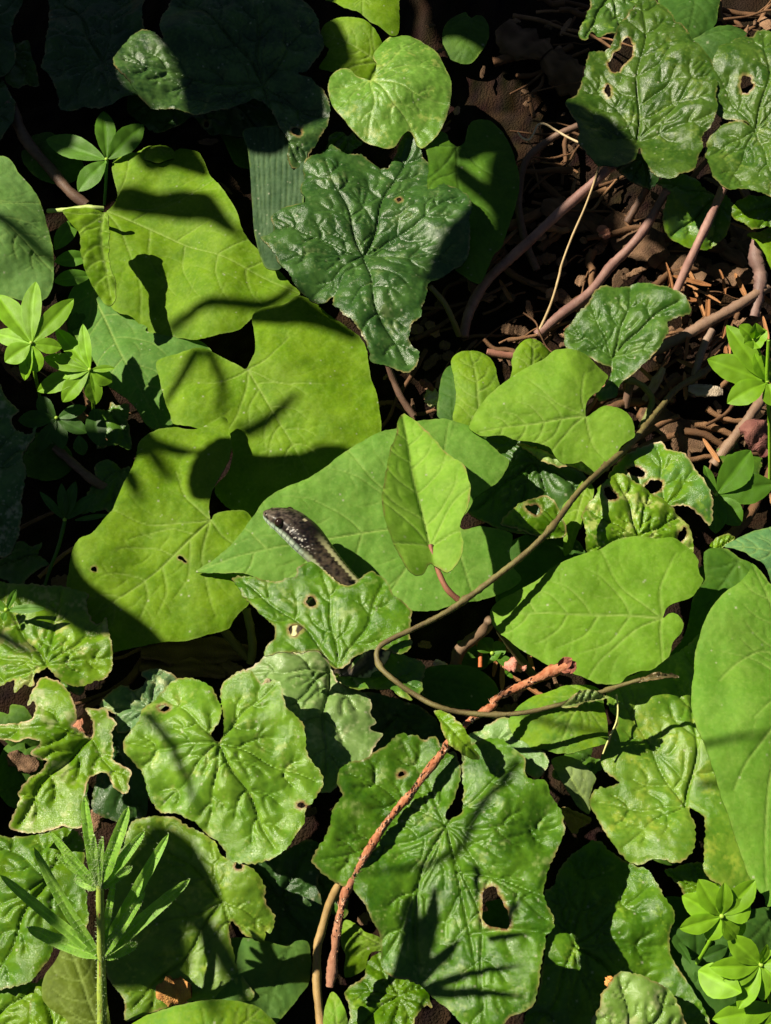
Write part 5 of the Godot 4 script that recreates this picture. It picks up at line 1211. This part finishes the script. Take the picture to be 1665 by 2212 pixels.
	leaf("folded_leaf", "bind", "E", 52, [930,963, 905,1040, 892,1160, 868,1230, 850,1350, 830,1500, 818,1600, 825,1640, 850,1750, 900,1850, 960,1950, 1010,1980, 1060,1950, 1085,1900, 1105,1885, 1150,1910, 1200,1935, 1260,1900, 1290,1850, 1295,1780, 1280,1690, 1330,1590, 1342,1480, 1330,1430, 1300,1340, 1230,1280, 1170,1220, 1120,1150, 1070,1090, 1020,1040, 970,990], [1100,1785], [930,965], {"fold_deg": [36, 18], "puff": 0.6, "rumple": 0.12, "c0": lin(0.135, 0.275, 0.018), "c1": lin(0.20, 0.35, 0.04), "wave": 1.2, "net": 0.05, "tilt": [-4, -4], "flat": true, "brown": 0.4, "ce": lin(0.25, 0.16, 0.06)}, "", "", vine)
	leaf("small_leaf", "crink_lime", "H", 49, [1115,1275, 1150,1275, 1200,1310, 1260,1360, 1310,1420, 1350,1500, 1392,1562, 1350,1570, 1290,1560, 1220,1520, 1175,1450, 1150,1350], [1120,1280], [1385,1560], {"fold_deg": [18, 10], "puff": 0.6}, "", "", vine)
	leaf("young_leaf", "crink_pale", "I", 49, [420,1262, 470,1215, 520,1180, 580,1165, 640,1172, 700,1195, 742,1190, 715,1210, 650,1225, 560,1240, 500,1268], [420,1262], [742,1190], {"fold_deg": [30, 30], "c0": lin(0.13, 0.2, 0.05), "tilt": [0, 12]}, "", "", vine)
	leaf("drying_tip", "crink_dark", "I", 46, [860,1130, 900,1105, 950,1090, 1020,1090, 1112,1095, 1060,1112, 980,1130, 910,1140], [860,1132], [1112,1096], {"fold_deg": [30, 30], "c0": lin(0.09, 0.06, 0.03), "c1": lin(0.16, 0.12, 0.06)}, "", "", vine)

	# the scaly red twig
	var twig := Node3D.new()
	twig.name = "red_twig"
	twig.position = ground_at(at("K", 850, 440), 0.04)
	tag(twig, "scaly orange-red fallen twig lying diagonally over the puckered leaves", "twig")
	add_child(twig, true)
	var route := [["I", 445, 1033, 46], ["I", 350, 1065, 45], ["I", 280, 1100, 44], ["I", 130, 1170, 42], ["I", 0, 1240, 40], ["H", 1480, 1270, 39.5], ["H", 1330, 1365, 38.5], ["H", 1200, 1510, 37], ["K", 1190, 15, 40.5], ["K", 1060, 180, 40], ["K", 980, 290, 39.5], ["K", 850, 440, 39], ["K", 720, 640, 39], ["K", 620, 820, 39], ["K", 575, 930, 38], ["K", 540, 1120, 35.5], ["K", 518, 1290, 32], ["K", 500, 1440, 30]]
	var pts := PackedVector3Array()
	for e: Array in route: pts.append(ground_at(at(e[0], e[1], e[2]), e[3] * MM))
	var path := smooth_path(pts, 0.35 * MM)
	var paint := func(t: float, f: float, q: Vector3) -> Color:
		var m := clampf(0.5 + 0.8 * n_fine.get_noise_3d(q.x / MM * 0.8, q.z / MM * 0.8, f), 0.0, 1.0)
		return lin(0.23, 0.065, 0.024).lerp(lin(0.42, 0.19, 0.10), m).lerp(lin(0.24, 0.145, 0.10), clampf(t * 1.6 - 1.0, 0.0, 0.6))
	var rad := func(t: float) -> float:
		return MM * (0.84 + 0.45 * exp(-pow((t - 0.05) / 0.05, 2.0)) + 0.35 * exp(-pow((t - 0.95) / 0.04, 2.0)) + 0.15 * sin(t * 60.0))
	var body := put("twig", mesh_of(tube_arrays(path, rad, 16, paint, 0.45, 3), "dead"), twig)
	body.position = -twig.position
	# leaf scars: little upturned scales all along it
	var scales := SurfaceTool.new()
	scales.begin(Mesh.PRIMITIVE_TRIANGLES)
	for k in 420:
		var i := rng.randi_range(2, path.size() - 3)
		var d := (path[i - 1] - path[i + 1]).normalized()
		var a := d.cross(Vector3.UP).normalized()
		var f := rng.randf_range(-1.7, 1.7)
		var nn := (Vector3.UP * cos(f) + a * sin(f)).normalized()
		var s := nn.cross(d).normalized()
		var p := path[i] + nn * 0.72 * MM
		var l := rng.randf_range(0.7, 1.5) * MM
		var w := rng.randf_range(0.25, 0.5) * MM
		var tip := p + (d * 0.9 + nn * rng.randf_range(0.12, 0.4)).normalized() * l
		var under := p - nn * 0.35 * MM + d * 0.25 * l
		var col := lin(0.38, 0.14, 0.06).lerp(lin(0.66, 0.46, 0.32), rng.randf())
		for tri: Array in [[p - s * w, tip, p + s * w], [p + s * w, tip, under], [under, tip, p - s * w]]:
			for v: Vector3 in tri:
				scales.set_color(col); scales.add_vertex(v)
	scales.generate_normals()
	var sm := scales.commit()
	sm.surface_set_material(0, mats["dead"])
	var sc := put("bark_scales", sm, twig)
	sc.position = -twig.position
	sc.set_meta("kind", "stuff")
	# the bud at its tip
	for e: Array in [[495,1008,36,432,1042,62], [470,985,40,418,1040,60], [500,1040,30,425,1050,55], [425,980,40,395,1045,55], [465,1065,30,405,1058,50]]:
		var a := ground_at(at("I", e[3], e[4]), 45.5 * MM)
		var b := ground_at(at("I", e[0], e[1]), (44 + e[2] * 0.08) * MM)
		leaf_count += 1
		var m := put("bud_scale", mesh_of(leaflet_arrays(a, b, e[5] * 0.045 * MM, 0.12, 0.6, rng.randf_range(-0.5, 0.5), lin(0.12, 0.035, 0.025), lin(0.26, 0.10, 0.06), leaf_count), "dead"), twig)
		m.position = -twig.position
	# small brown things lying about on the leaves
	for e: Array in [["J", 1045, 1470, 24.8, 8.5, 2.6, 6.0, lin(0.24, 0.09, 0.03), lin(0.5, 0.26, 0.08), "crumpled orange-brown bit of bark stuck to the broad leaf at the bottom left"], ["F", 1580, 1150, 9.0, 11.0, 4.0, 8.0, lin(0.10, 0.035, 0.03), lin(0.22, 0.10, 0.08), "dark red shrivelled leaf scrap beside the tall sprig's stem"], ["C", 660, 1390, 6.0, 5.0, 1.6, 4.0, lin(0.35, 0.14, 0.09), lin(0.5, 0.24, 0.16), "lone sunlit reddish bark crumb between the pink stalks"], ["E", 1110, 900, 9.0, 6.5, 2.2, 4.5, lin(0.35, 0.36, 0.12), lin(0.55, 0.5, 0.3), "yellow-green bud scrap in the gap right of the large two-lobed leaf"], ["E", 1080, 830, 10.0, 5.0, 1.6, 2.0, lin(0.14, 0.04, 0.03), lin(0.22, 0.09, 0.06), "dark red stub above the yellow-green bud scrap"], ["G", 505, 1380, 12.0, 7.5, 3.5, 5.0, lin(0.2, 0.07, 0.04), lin(0.42, 0.2, 0.12), "reddish wood crumb in the notch of the ragged leaf"], ["G", 1600, 1140, 30.0, 3.0, 1.0, 2.0, lin(0.25, 0.2, 0.1), lin(0.35, 0.3, 0.2), "tiny speck of debris beside the pale jagged leaf"], ["F", 1270, 860, 8.0, 10.0, 1.2, 4.0, lin(0.26, 0.2, 0.14), lin(0.4, 0.33, 0.25), "pale dry seed husk lying in the sunlit litter at right"], ["F", 960, 830, 6.0, 12.0, 1.6, 3.0, lin(0.3, 0.2, 0.12), lin(0.42, 0.3, 0.2), "pale wood sliver below the fan-shaped leaf"], ["H", 1190, 1045, 15.0, 7.0, 1.5, 3.0, lin(0.4, 0.26, 0.22), lin(0.6, 0.45, 0.4), "pinkish wood sliver at the top edge of the dark oval leaf"], ["I", 130, 1030, 12.0, 6.0, 2.5, 3.5, lin(0.4, 0.14, 0.1), lin(0.55, 0.26, 0.2), "reddish flake under the big heart-shaped leaf's lower edge"], ["L", 695, 1410, 25.5, 2.4, 1.2, 2.2, lin(0.5, 0.2, 0.05), lin(0.6, 0.3, 0.1), "bright orange speck beside the pale leaf at the bottom right"]]:
		leaf_count += 1
		var m := put("scrap", flake_mesh(e[4] * MM, e[5] * MM, e[6] * MM, e[7], e[8], leaf_count, "bark"), self)
		m.position = ground_at(at(e[0], e[1], e[2]), e[3] * MM)
		m.rotation = Vector3(rng.randf_range(-0.2, 0.2), rng.randf_range(0, TAU), rng.randf_range(-0.2, 0.2))
		tag(m, e[9], "debris", "")


func snake() -> void:
	var o := Node3D.new()
	o.name = "garter_snake"
	tag(o, "small garter snake, dark with a yellow back stripe, raising its head over the arrowhead leaf", "snake")
	add_child(o, true)
	# middle of the body: tile x, y, height; half-width in tile units; height over width
	var R := [[108,112,42.0,8,0.9], [116,116,42.2,26,0.8], [132,124,42.3,46,0.74], [175,142,42.3,70,0.72], [240,170,42.2,92,0.72], [300,212,42.0,101,0.72], [350,258,41.8,101,0.74], [400,312,41.2,95,0.78], [460,382,40.4,83,0.86], [520,455,39.4,75,0.95], [580,525,38.2,72,1.0], [640,592,37.0,74,1.0], [720,690,34.8,78,1.0], [800,850,32.4,82,1.0], [760,1020,28.0,84,1.0], [600,1120,22.0,84,1.0], [420,1080,17.0,82,1.0], [330,900,14.0,76,1.0], [380,700,12.0,60,1.0], [520,600,10.0,30,1.0], [620,560,9.0,6,1.0]]
	var P := PackedVector3Array()
	for e: Array in R: P.append(ground_at(at("H", e[0], e[1]), e[2] * MM))
	o.position = P[4]
	var n := 330
	var sides := 72
	var V := PackedVector3Array()
	var C := PackedColorArray()
	var st := SurfaceTool.new()
	st.begin(Mesh.PRIMITIVE_TRIANGLES)
	var unit := TS * 0.125 * MM
	var acc := 0.0
	var prev := Vector3.ZERO
	var eye_at := Vector3.ZERO
	var eye_out := Vector3.ZERO
	var eye_fwd := Vector3.ZERO
	var other_at := Vector3.ZERO
	var nostril := []
	for i in n + 1:
		var s := pow(float(i) / n, 1.35) * (R.size() - 1)
		var k := mini(int(s), R.size() - 2)
		var t := s - k
		var g := func(q: int, c: int) -> float:
			return float(R[clampi(q, 0, R.size() - 1)][c])
		var hw := cub(g.call(k - 1, 3), g.call(k, 3), g.call(k + 1, 3), g.call(k + 2, 3), t) * unit
		var asp := cub(g.call(k - 1, 4), g.call(k, 4), g.call(k + 1, 4), g.call(k + 2, 4), t)
		var q0 := P[clampi(k - 1, 0, P.size() - 1)]
		var q1 := P[k]
		var q2 := P[k + 1]
		var q3 := P[clampi(k + 2, 0, P.size() - 1)]
		var c := Vector3(cub(q0.x, q1.x, q2.x, q3.x, t), cub(q0.y, q1.y, q2.y, q3.y, t), cub(q0.z, q1.z, q2.z, q3.z, t))
		var e := 0.02
		var c2 := Vector3(cub(q0.x, q1.x, q2.x, q3.x, t + e), cub(q0.y, q1.y, q2.y, q3.y, t + e), cub(q0.z, q1.z, q2.z, q3.z, t + e))
		var d := (c2 - c).normalized()
		if i > 0: acc += prev.distance_to(c)
		prev = c
		var roll := 0.62
		var side := d.cross(Vector3.UP).normalized()
		var up := side.cross(d).normalized()
		var u2 := (up * cos(roll) - side * sin(roll))
		var s2 := (side * cos(roll) + up * sin(roll))
		# side lies to the snake's right hand as d runs tailwards
		for j in sides:
			var f := TAU * j / sides
			var a := fposmod(f + PI, TAU) - PI
			var cs := cos(f)
			var sn := sin(f)
			var flat := 1.0
			var head := 1.0 - smoothstep(6.0, 8.6, s)
			# a flattened crown and a marked lip line on the head
			var pw := lerpf(1.0, 0.72, head)
			var y := signf(cs) * pow(absf(cs), pw) * asp
			var x := signf(sn) * pow(absf(sn), lerpf(1.0, 0.85, head))
			var rr := hw
			var ab := absf(a)
			if s > 2.2 and s < 5.2:                       # brow ridge
				rr *= 1.0 + 0.05 * exp(-pow((ab - 0.95) / 0.25, 2.0)) * sin(PI * (s - 2.2) / 3.0)
			if head > 0.2: rr *= 1.0 - 0.05 * exp(-pow((ab - 1.98) / 0.07, 2.0)) * head      # mouth line
			# scales: rows of overlapping diamonds on the neck
			var row := acc / (1.25 * MM)
			var col := a * 8.0 / PI
			var dia := diamond(row, col)
			var neck := smoothstep(6.4, 8.2, s)
			rr *= 1.0 + (0.06 * (dia - 0.4)) * maxf(neck, 0.5 * smoothstep(4.8, 6.0, s))
			var plates := 0.0
			if head > 0.4 and ab < 1.2: plates = head_plates(s, a)
			rr *= 1.0 - 0.03 * plates
			var p := c + (u2 * y + s2 * x) * rr
			var m1 := n_fine.get_noise_3d(p.x / MM * 1.2, p.y / MM * 1.2, p.z / MM * 1.2)
			var m2 := n_mid.get_noise_3d(p.x / MM * 2.0, p.y / MM * 2.0, p.z / MM * 2.0)
			# head: olive-brown crown, pale mint lips with dark sutures
			var hc := lin(0.008, 0.007, 0.006).lerp(lin(0.085, 0.066, 0.050), clampf(0.5 + m2 * 1.1 + m1 * 0.9, 0.0, 1.0))
			hc = hc.lerp(lin(0.02, 0.014, 0.012), 0.8 * plates)
			hc = hc.lerp(lin(0.006, 0.004, 0.004), smoothstep(4.2, 6.0, s) * clampf(0.8 + 0.5 * m2, 0.0, 1.0))
			hc = hc.lerp(lin(0.008, 0.006, 0.005), 0.85 * smoothstep(0.95, 1.2, ab) * smoothstep(2.6, 3.4, s))
			if absf(s - 5.15) < 0.13 and absf(a + 0.13) < 0.1: hc = lin(0.38, 0.33, 0.2)
			var lip := smoothstep(1.52, 1.64, ab)
			var suture := exp(-pow((fposmod(s * 1.9, 1.0) - 0.5) / 0.1, 2.0)) * smoothstep(1.4, 1.6, ab) * (1.0 - smoothstep(2.15, 2.4, ab)) * smoothstep(1.5, 2.5, s)
			var lc := lin(0.21, 0.29, 0.22).lerp(lin(0.38, 0.44, 0.33), clampf(0.5 + m1, 0.0, 1.0))
			lc = lc.lerp(lin(0.06, 0.07, 0.05), 0.85 * suture)
			hc = hc.lerp(lc, lip)
			if head > 0.2: hc = hc.lerp(lin(0.03, 0.03, 0.025), 0.75 * exp(-pow((ab - 1.98) / 0.045, 2.0)))
			# pale flecks on the temple
			if s > 4.6 and s < 7.6 and ab > 0.7 and ab < 1.45:
				hc = hc.lerp(lin(0.4, 0.37, 0.32), smoothstep(0.28, 0.5, n_fine.get_noise_2d(acc / MM * 1.6 + 11.0, a * 5.0)))
			# body
			var bc := lin(0.002, 0.002, 0.002).lerp(lin(0.062, 0.046, 0.029), smoothstep(0.55, 0.85, dia) * clampf(0.45 + 0.8 * m1 + 0.6 * m2, 0.0, 1.2))
			var stripe := 1.0 - smoothstep(0.15, 0.27, ab + 0.07 * sin(row * TAU) + 0.08 * m1)
			bc = bc.lerp(lin(0.42, 0.40, 0.20) * (0.5 + 0.6 * dia), stripe * smoothstep(6.0, 6.8, s))
			var low := smoothstep(1.32, 1.5, ab + 0.05 * sin(row * TAU))
			bc = bc.lerp((lin(0.27, 0.29, 0.17)) * (0.5 + 0.5 * dia), low)
			var cc := hc.lerp(bc, neck)
			st.set_color(cc)
			st.add_vertex(p - o.position)
			if i == int(n * pow(3.75 / (R.size() - 1), 1.0 / 1.35)):
				if j == int(sides * 0.198): other_at = p
				if j == sides - int(sides * 0.198):
					eye_at = p; eye_out = ((u2 * y + s2 * x)).normalized(); eye_fwd = d
			if i == int(n * pow(1.9 / (R.size() - 1), 1.0 / 1.35)) and (j == int(sides * 0.16) or j == sides - int(sides * 0.16)): nostril.append(p)
	for i in n:
		for j in sides:
			var a := i * sides + j
			var b := i * sides + (j + 1) % sides
			for q: int in [a, a + sides, b, b, a + sides, b + sides]: st.add_index(q)
	st.generate_normals()
	var me := st.commit()
	me.surface_set_material(0, mats["scales"])
	put("body", me, o)
	for which in 2:
		var p := eye_at if which == 0 else other_at
		var ball := SphereMesh.new()
		ball.radius = 1.25 * MM; ball.height = 2.5 * MM; ball.radial_segments = 32; ball.rings = 16
		ball.material = mats["iris"]
		var m := put("eye", ball, o)
		m.position = p - o.position - eye_out * 0.62 * MM * (1.0 if which == 0 else 0.0)
		if which == 0:
			var pup := SphereMesh.new()
			pup.radius = 0.62 * MM; pup.height = 1.24 * MM; pup.radial_segments = 20; pup.rings = 10
			pup.material = mats["pupil"]
			put("pupil", pup, m).position = eye_out * 0.58 * MM
	for p: Vector3 in nostril:
		var hole := SphereMesh.new()
		hole.radius = 0.28 * MM; hole.height = 0.5 * MM; hole.radial_segments = 12; hole.rings = 6
		hole.material = mats["pupil"]
		put("nostril", hole, o).position = p - o.position


func cub(a: float, b: float, c: float, d: float, t: float) -> float:
	return b + 0.5 * t * (c - a + t * (2.0 * a - 5.0 * b + 4.0 * c - d + t * (3.0 * (b - c) + d - a)))


func diamond(row: float, col: float) -> float:
	var best := 0.0
	for k in 2:
		var u := fposmod(row + 0.5 * k, 1.0) - 0.5
		var v := fposmod(col + 0.5 * k, 1.0) - 0.5
		best = maxf(best, 1.0 - (absf(u) + absf(v)) * 1.15)
	return clampf(best * 1.7, 0.0, 1.0)


func head_plates(s: float, a: float) -> float:          # the dark seams between the crown's shields
	var v := 0.0
	for q: Array in [[1.9, 0.0, 1.1], [3.0, 0.0, 1.1], [4.85, 0.0, 1.0]]:
		v = maxf(v, exp(-pow((s - q[0] - 0.25 * absf(a)) / 0.07, 2.0)))
	if s > 3.0 and s < 4.9: v = maxf(v, exp(-pow((absf(a) - 0.5 + 0.05 * (s - 3.0)) / 0.05, 2.0)))
	if s < 3.0 or s > 4.9: v = maxf(v, exp(-pow(a / 0.05, 2.0)))
	return v * (1.0 - smoothstep(5.8, 6.6, s))


# the shrub that hangs over the spot, out of frame towards the sun: its leaves and twigs cast the dapple
func overhead() -> void:
	var o := Node3D.new()
	o.name = "overhanging_shrub"
	o.position = TO_SUN.normalized() * 0.3
	tag(o, "leafy shrub branch hanging over the patch from the sunny side, above the frame", "shrub")
	add_child(o, true)
	var L := TO_SUN.normalized()
	var s: Dictionary = styles["bind_dark"].duplicate()
	s.merge({"cell": 1.2, "specks": 0.0}, true)
	for e: Array in shades():
		var pts := PackedVector2Array()
		var h: float = e[1] * MM
		var far: float = e[2]
		var c := Vector3.ZERO
		var ps := []
		for i in range(0, e[3].size(), 2):
			ps.append(ground_at(at(e[0], e[3][i], e[3][i + 1]), h) + L * far)
			c += ps[-1]
		c /= ps.size()
		for p: Vector3 in ps: pts.append(Vector2(p.x - c.x, p.z - c.z))
		leaf_count += 1
		s.seed = leaf_count
		var loop := smooth_loop(pts, 1.0 * MM)
		var m := put("leaf", blade_mesh([loop], [], s, 1.2 * MM, mats["smooth_blade"]), o)
		m.position = c - o.position
	for e: Array in twigs():
		var ps := PackedVector3Array()
		for i in range(0, e[4].size(), 2): ps.append(ground_at(at(e[0], e[4][i], e[4][i + 1]), e[1] * MM) + L * float(e[2]))
		var rad := func(t: float) -> float: return e[3] * MM * (1.0 - 0.8 * t * t * t)
		var paint := func(t: float, f: float, q: Vector3) -> Color: return lin(0.1, 0.07, 0.05)
		var m := put("branch", mesh_of(tube_arrays(smooth_path(ps, 3 * MM), rad, 8, paint, 0.1, 1), "bark"), o)
		m.position = -o.position


func shades() -> Array:
	return [
		# tile, h, distance along the sunbeam, outline where its shadow falls
		["P", 24, 0.32, [-300,-200, 715,-200, 718,20, 745,40, 748,100, 702,125, 700,215, 640,258, 560,300, 420,262, 398,215, 392,152, 372,122, 350,90, 330,68, 300,58, 280,73, 258,98, 236,128, 262,172, 318,205, 300,238, 200,228, 130,218, 90,250, -60,300, -300,330]],
		["P", 10, 0.36, [850,-200, 1280,-200, 1235,100, 1195,220, 1140,285, 1110,320, 1090,250, 1075,120, 960,50, 880,35]],
		["C", 35, 0.30, [430,620, 640,645, 830,790, 880,870, 820,1030, 560,980, 470,820]],
		["P", 4, 0.42, [1130,400, 1240,352, 1300,405, 1340,470, 1300,560, 1210,610, 1140,700, 1050,725, 1060,660, 1120,560]],
		["P", 18, 0.30, [1005,235, 1060,222, 1130,260, 1135,335, 1090,345, 1062,316, 1040,345, 1008,345]],
		["P", 18, 0.31, [1003,352, 1060,395, 1122,447, 1140,520, 1100,610, 1066,575, 1062,450, 1000,385]],
		["P", 24, 0.28, [-260,640, 20,690, 25,850, 140,862, 290,905, 325,950, 250,1085, 211,1160, 205,1215, 232,1268, 300,1322, 380,1387, 400,1425, 250,1402, 160,1352, 80,1322, -260,1292]],
		["P", 17, 0.22, [505,972, 560,966, 640,962, 690,950, 760,958, 790,985, 750,1012, 690,1046, 630,1074, 590,1100, 480,1120, 470,1020]],
		["A", 13.5, 0.42, [650,1110, 760,1085, 900,1105, 1050,1110, 1180,1140, 1300,1180, 1400,1260, 1500,1400, 1520,1460, 1400,1430, 1250,1340, 1050,1290, 850,1240, 640,1210]],
		["A", 13.5, 0.38, [850,900, 1000,870, 1150,830, 1250,950, 1290,1070, 1180,1030, 1050,1000, 950,1020, 880,1010]],
		["A", 13.5, 0.45, [930,1890, 1050,1825, 1200,1785, 1400,1775, 1560,1755, 1750,1680, 1810,1740, 1600,1835, 1400,1860, 1200,1860, 1050,1900, 950,1930]],
		["E", 17, 0.45, [10,370, 180,310, 300,255, 500,390, 690,530, 600,550, 400,480, 200,480, 40,450]],
		["J", 24, 0.30, [880,520, 1000,470, 1150,560, 1290,700, 1370,900, 1340,960, 1150,1000, 1080,1100, 1060,1380, 900,1480, 720,1500, 640,1350, 650,1100, 780,800]],
	]


func twigs() -> Array:
	return [
		# tile, h, distance, radius in mm, route of its shadow
		["A", 22, 0.36, 1.7, [-80,1280, 100,1370, 200,1470, 340,1540]],
		["D", 17, 0.36, 1.6, [1190,610, 1110,720, 990,870, 960,960]],
		["D", 17, 0.36, 1.3, [1240,610, 1290,720, 1330,870, 1300,1010]],
		["J", 24, 0.34, 2.6, [1080,900, 1290,1200, 1440,1480, 1560,1740]],
		["G", 28, 0.34, 1.6, [-80,800, 60,880, 190,960, 290,1000]],
		["G", 40, 0.32, 1.3, [900,1330, 1050,1500, 1130,1700, 1190,1900]],
		["E", 17, 0.40, 2.0, [-60,1080, 60,1040, 200,960, 330,880]],
		["D", 24, 0.36, 2.0, [830,1130, 950,1170, 1080,1200, 1220,1195]],
		["D", 24, 0.38, 1.7, [860,1180, 950,1300, 1040,1420]],
		["D", 24, 0.36, 1.9, [790,1370, 850,1460, 885,1560]],
		["I", 42, 0.30, 0.9, [1000,1560, 1240,1535, 1420,1510, 1720,1470]],
		["I", 29, 0.32, 0.8, [200,1340, 450,1440, 700,1470, 1000,1550]],
		["K", 38, 0.15, 2.2, [905,1400, 925,1150, 950,880]],
		["K", 38, 0.155, 2.2, [930,1400, 1020,1150, 1100,830]],
		["K", 38, 0.15, 1.6, [960,1420, 1120,1280, 1260,1150]],
		["K", 38, 0.15, 1.0, [1040,1460, 1300,1390, 1700,1340]],
		["K", 38, 0.155, 1.2, [1100,1480, 1400,1500, 1720,1530]],
		["K", 38, 0.15, 0.8, [1415,740, 1395,860, 1370,930]],
		["K", 38, 0.15, 0.9, [1580,1070, 1640,990, 1690,930]],
		["K", 38, 0.15, 0.9, [1480,1165, 1600,1150, 1720,1140]],
		["K", 38, 0.26, 1.0, [1665,110, 1560,260, 1420,400, 1360,560, 1290,640, 1080,690, 900,730, 660,810]],
	]
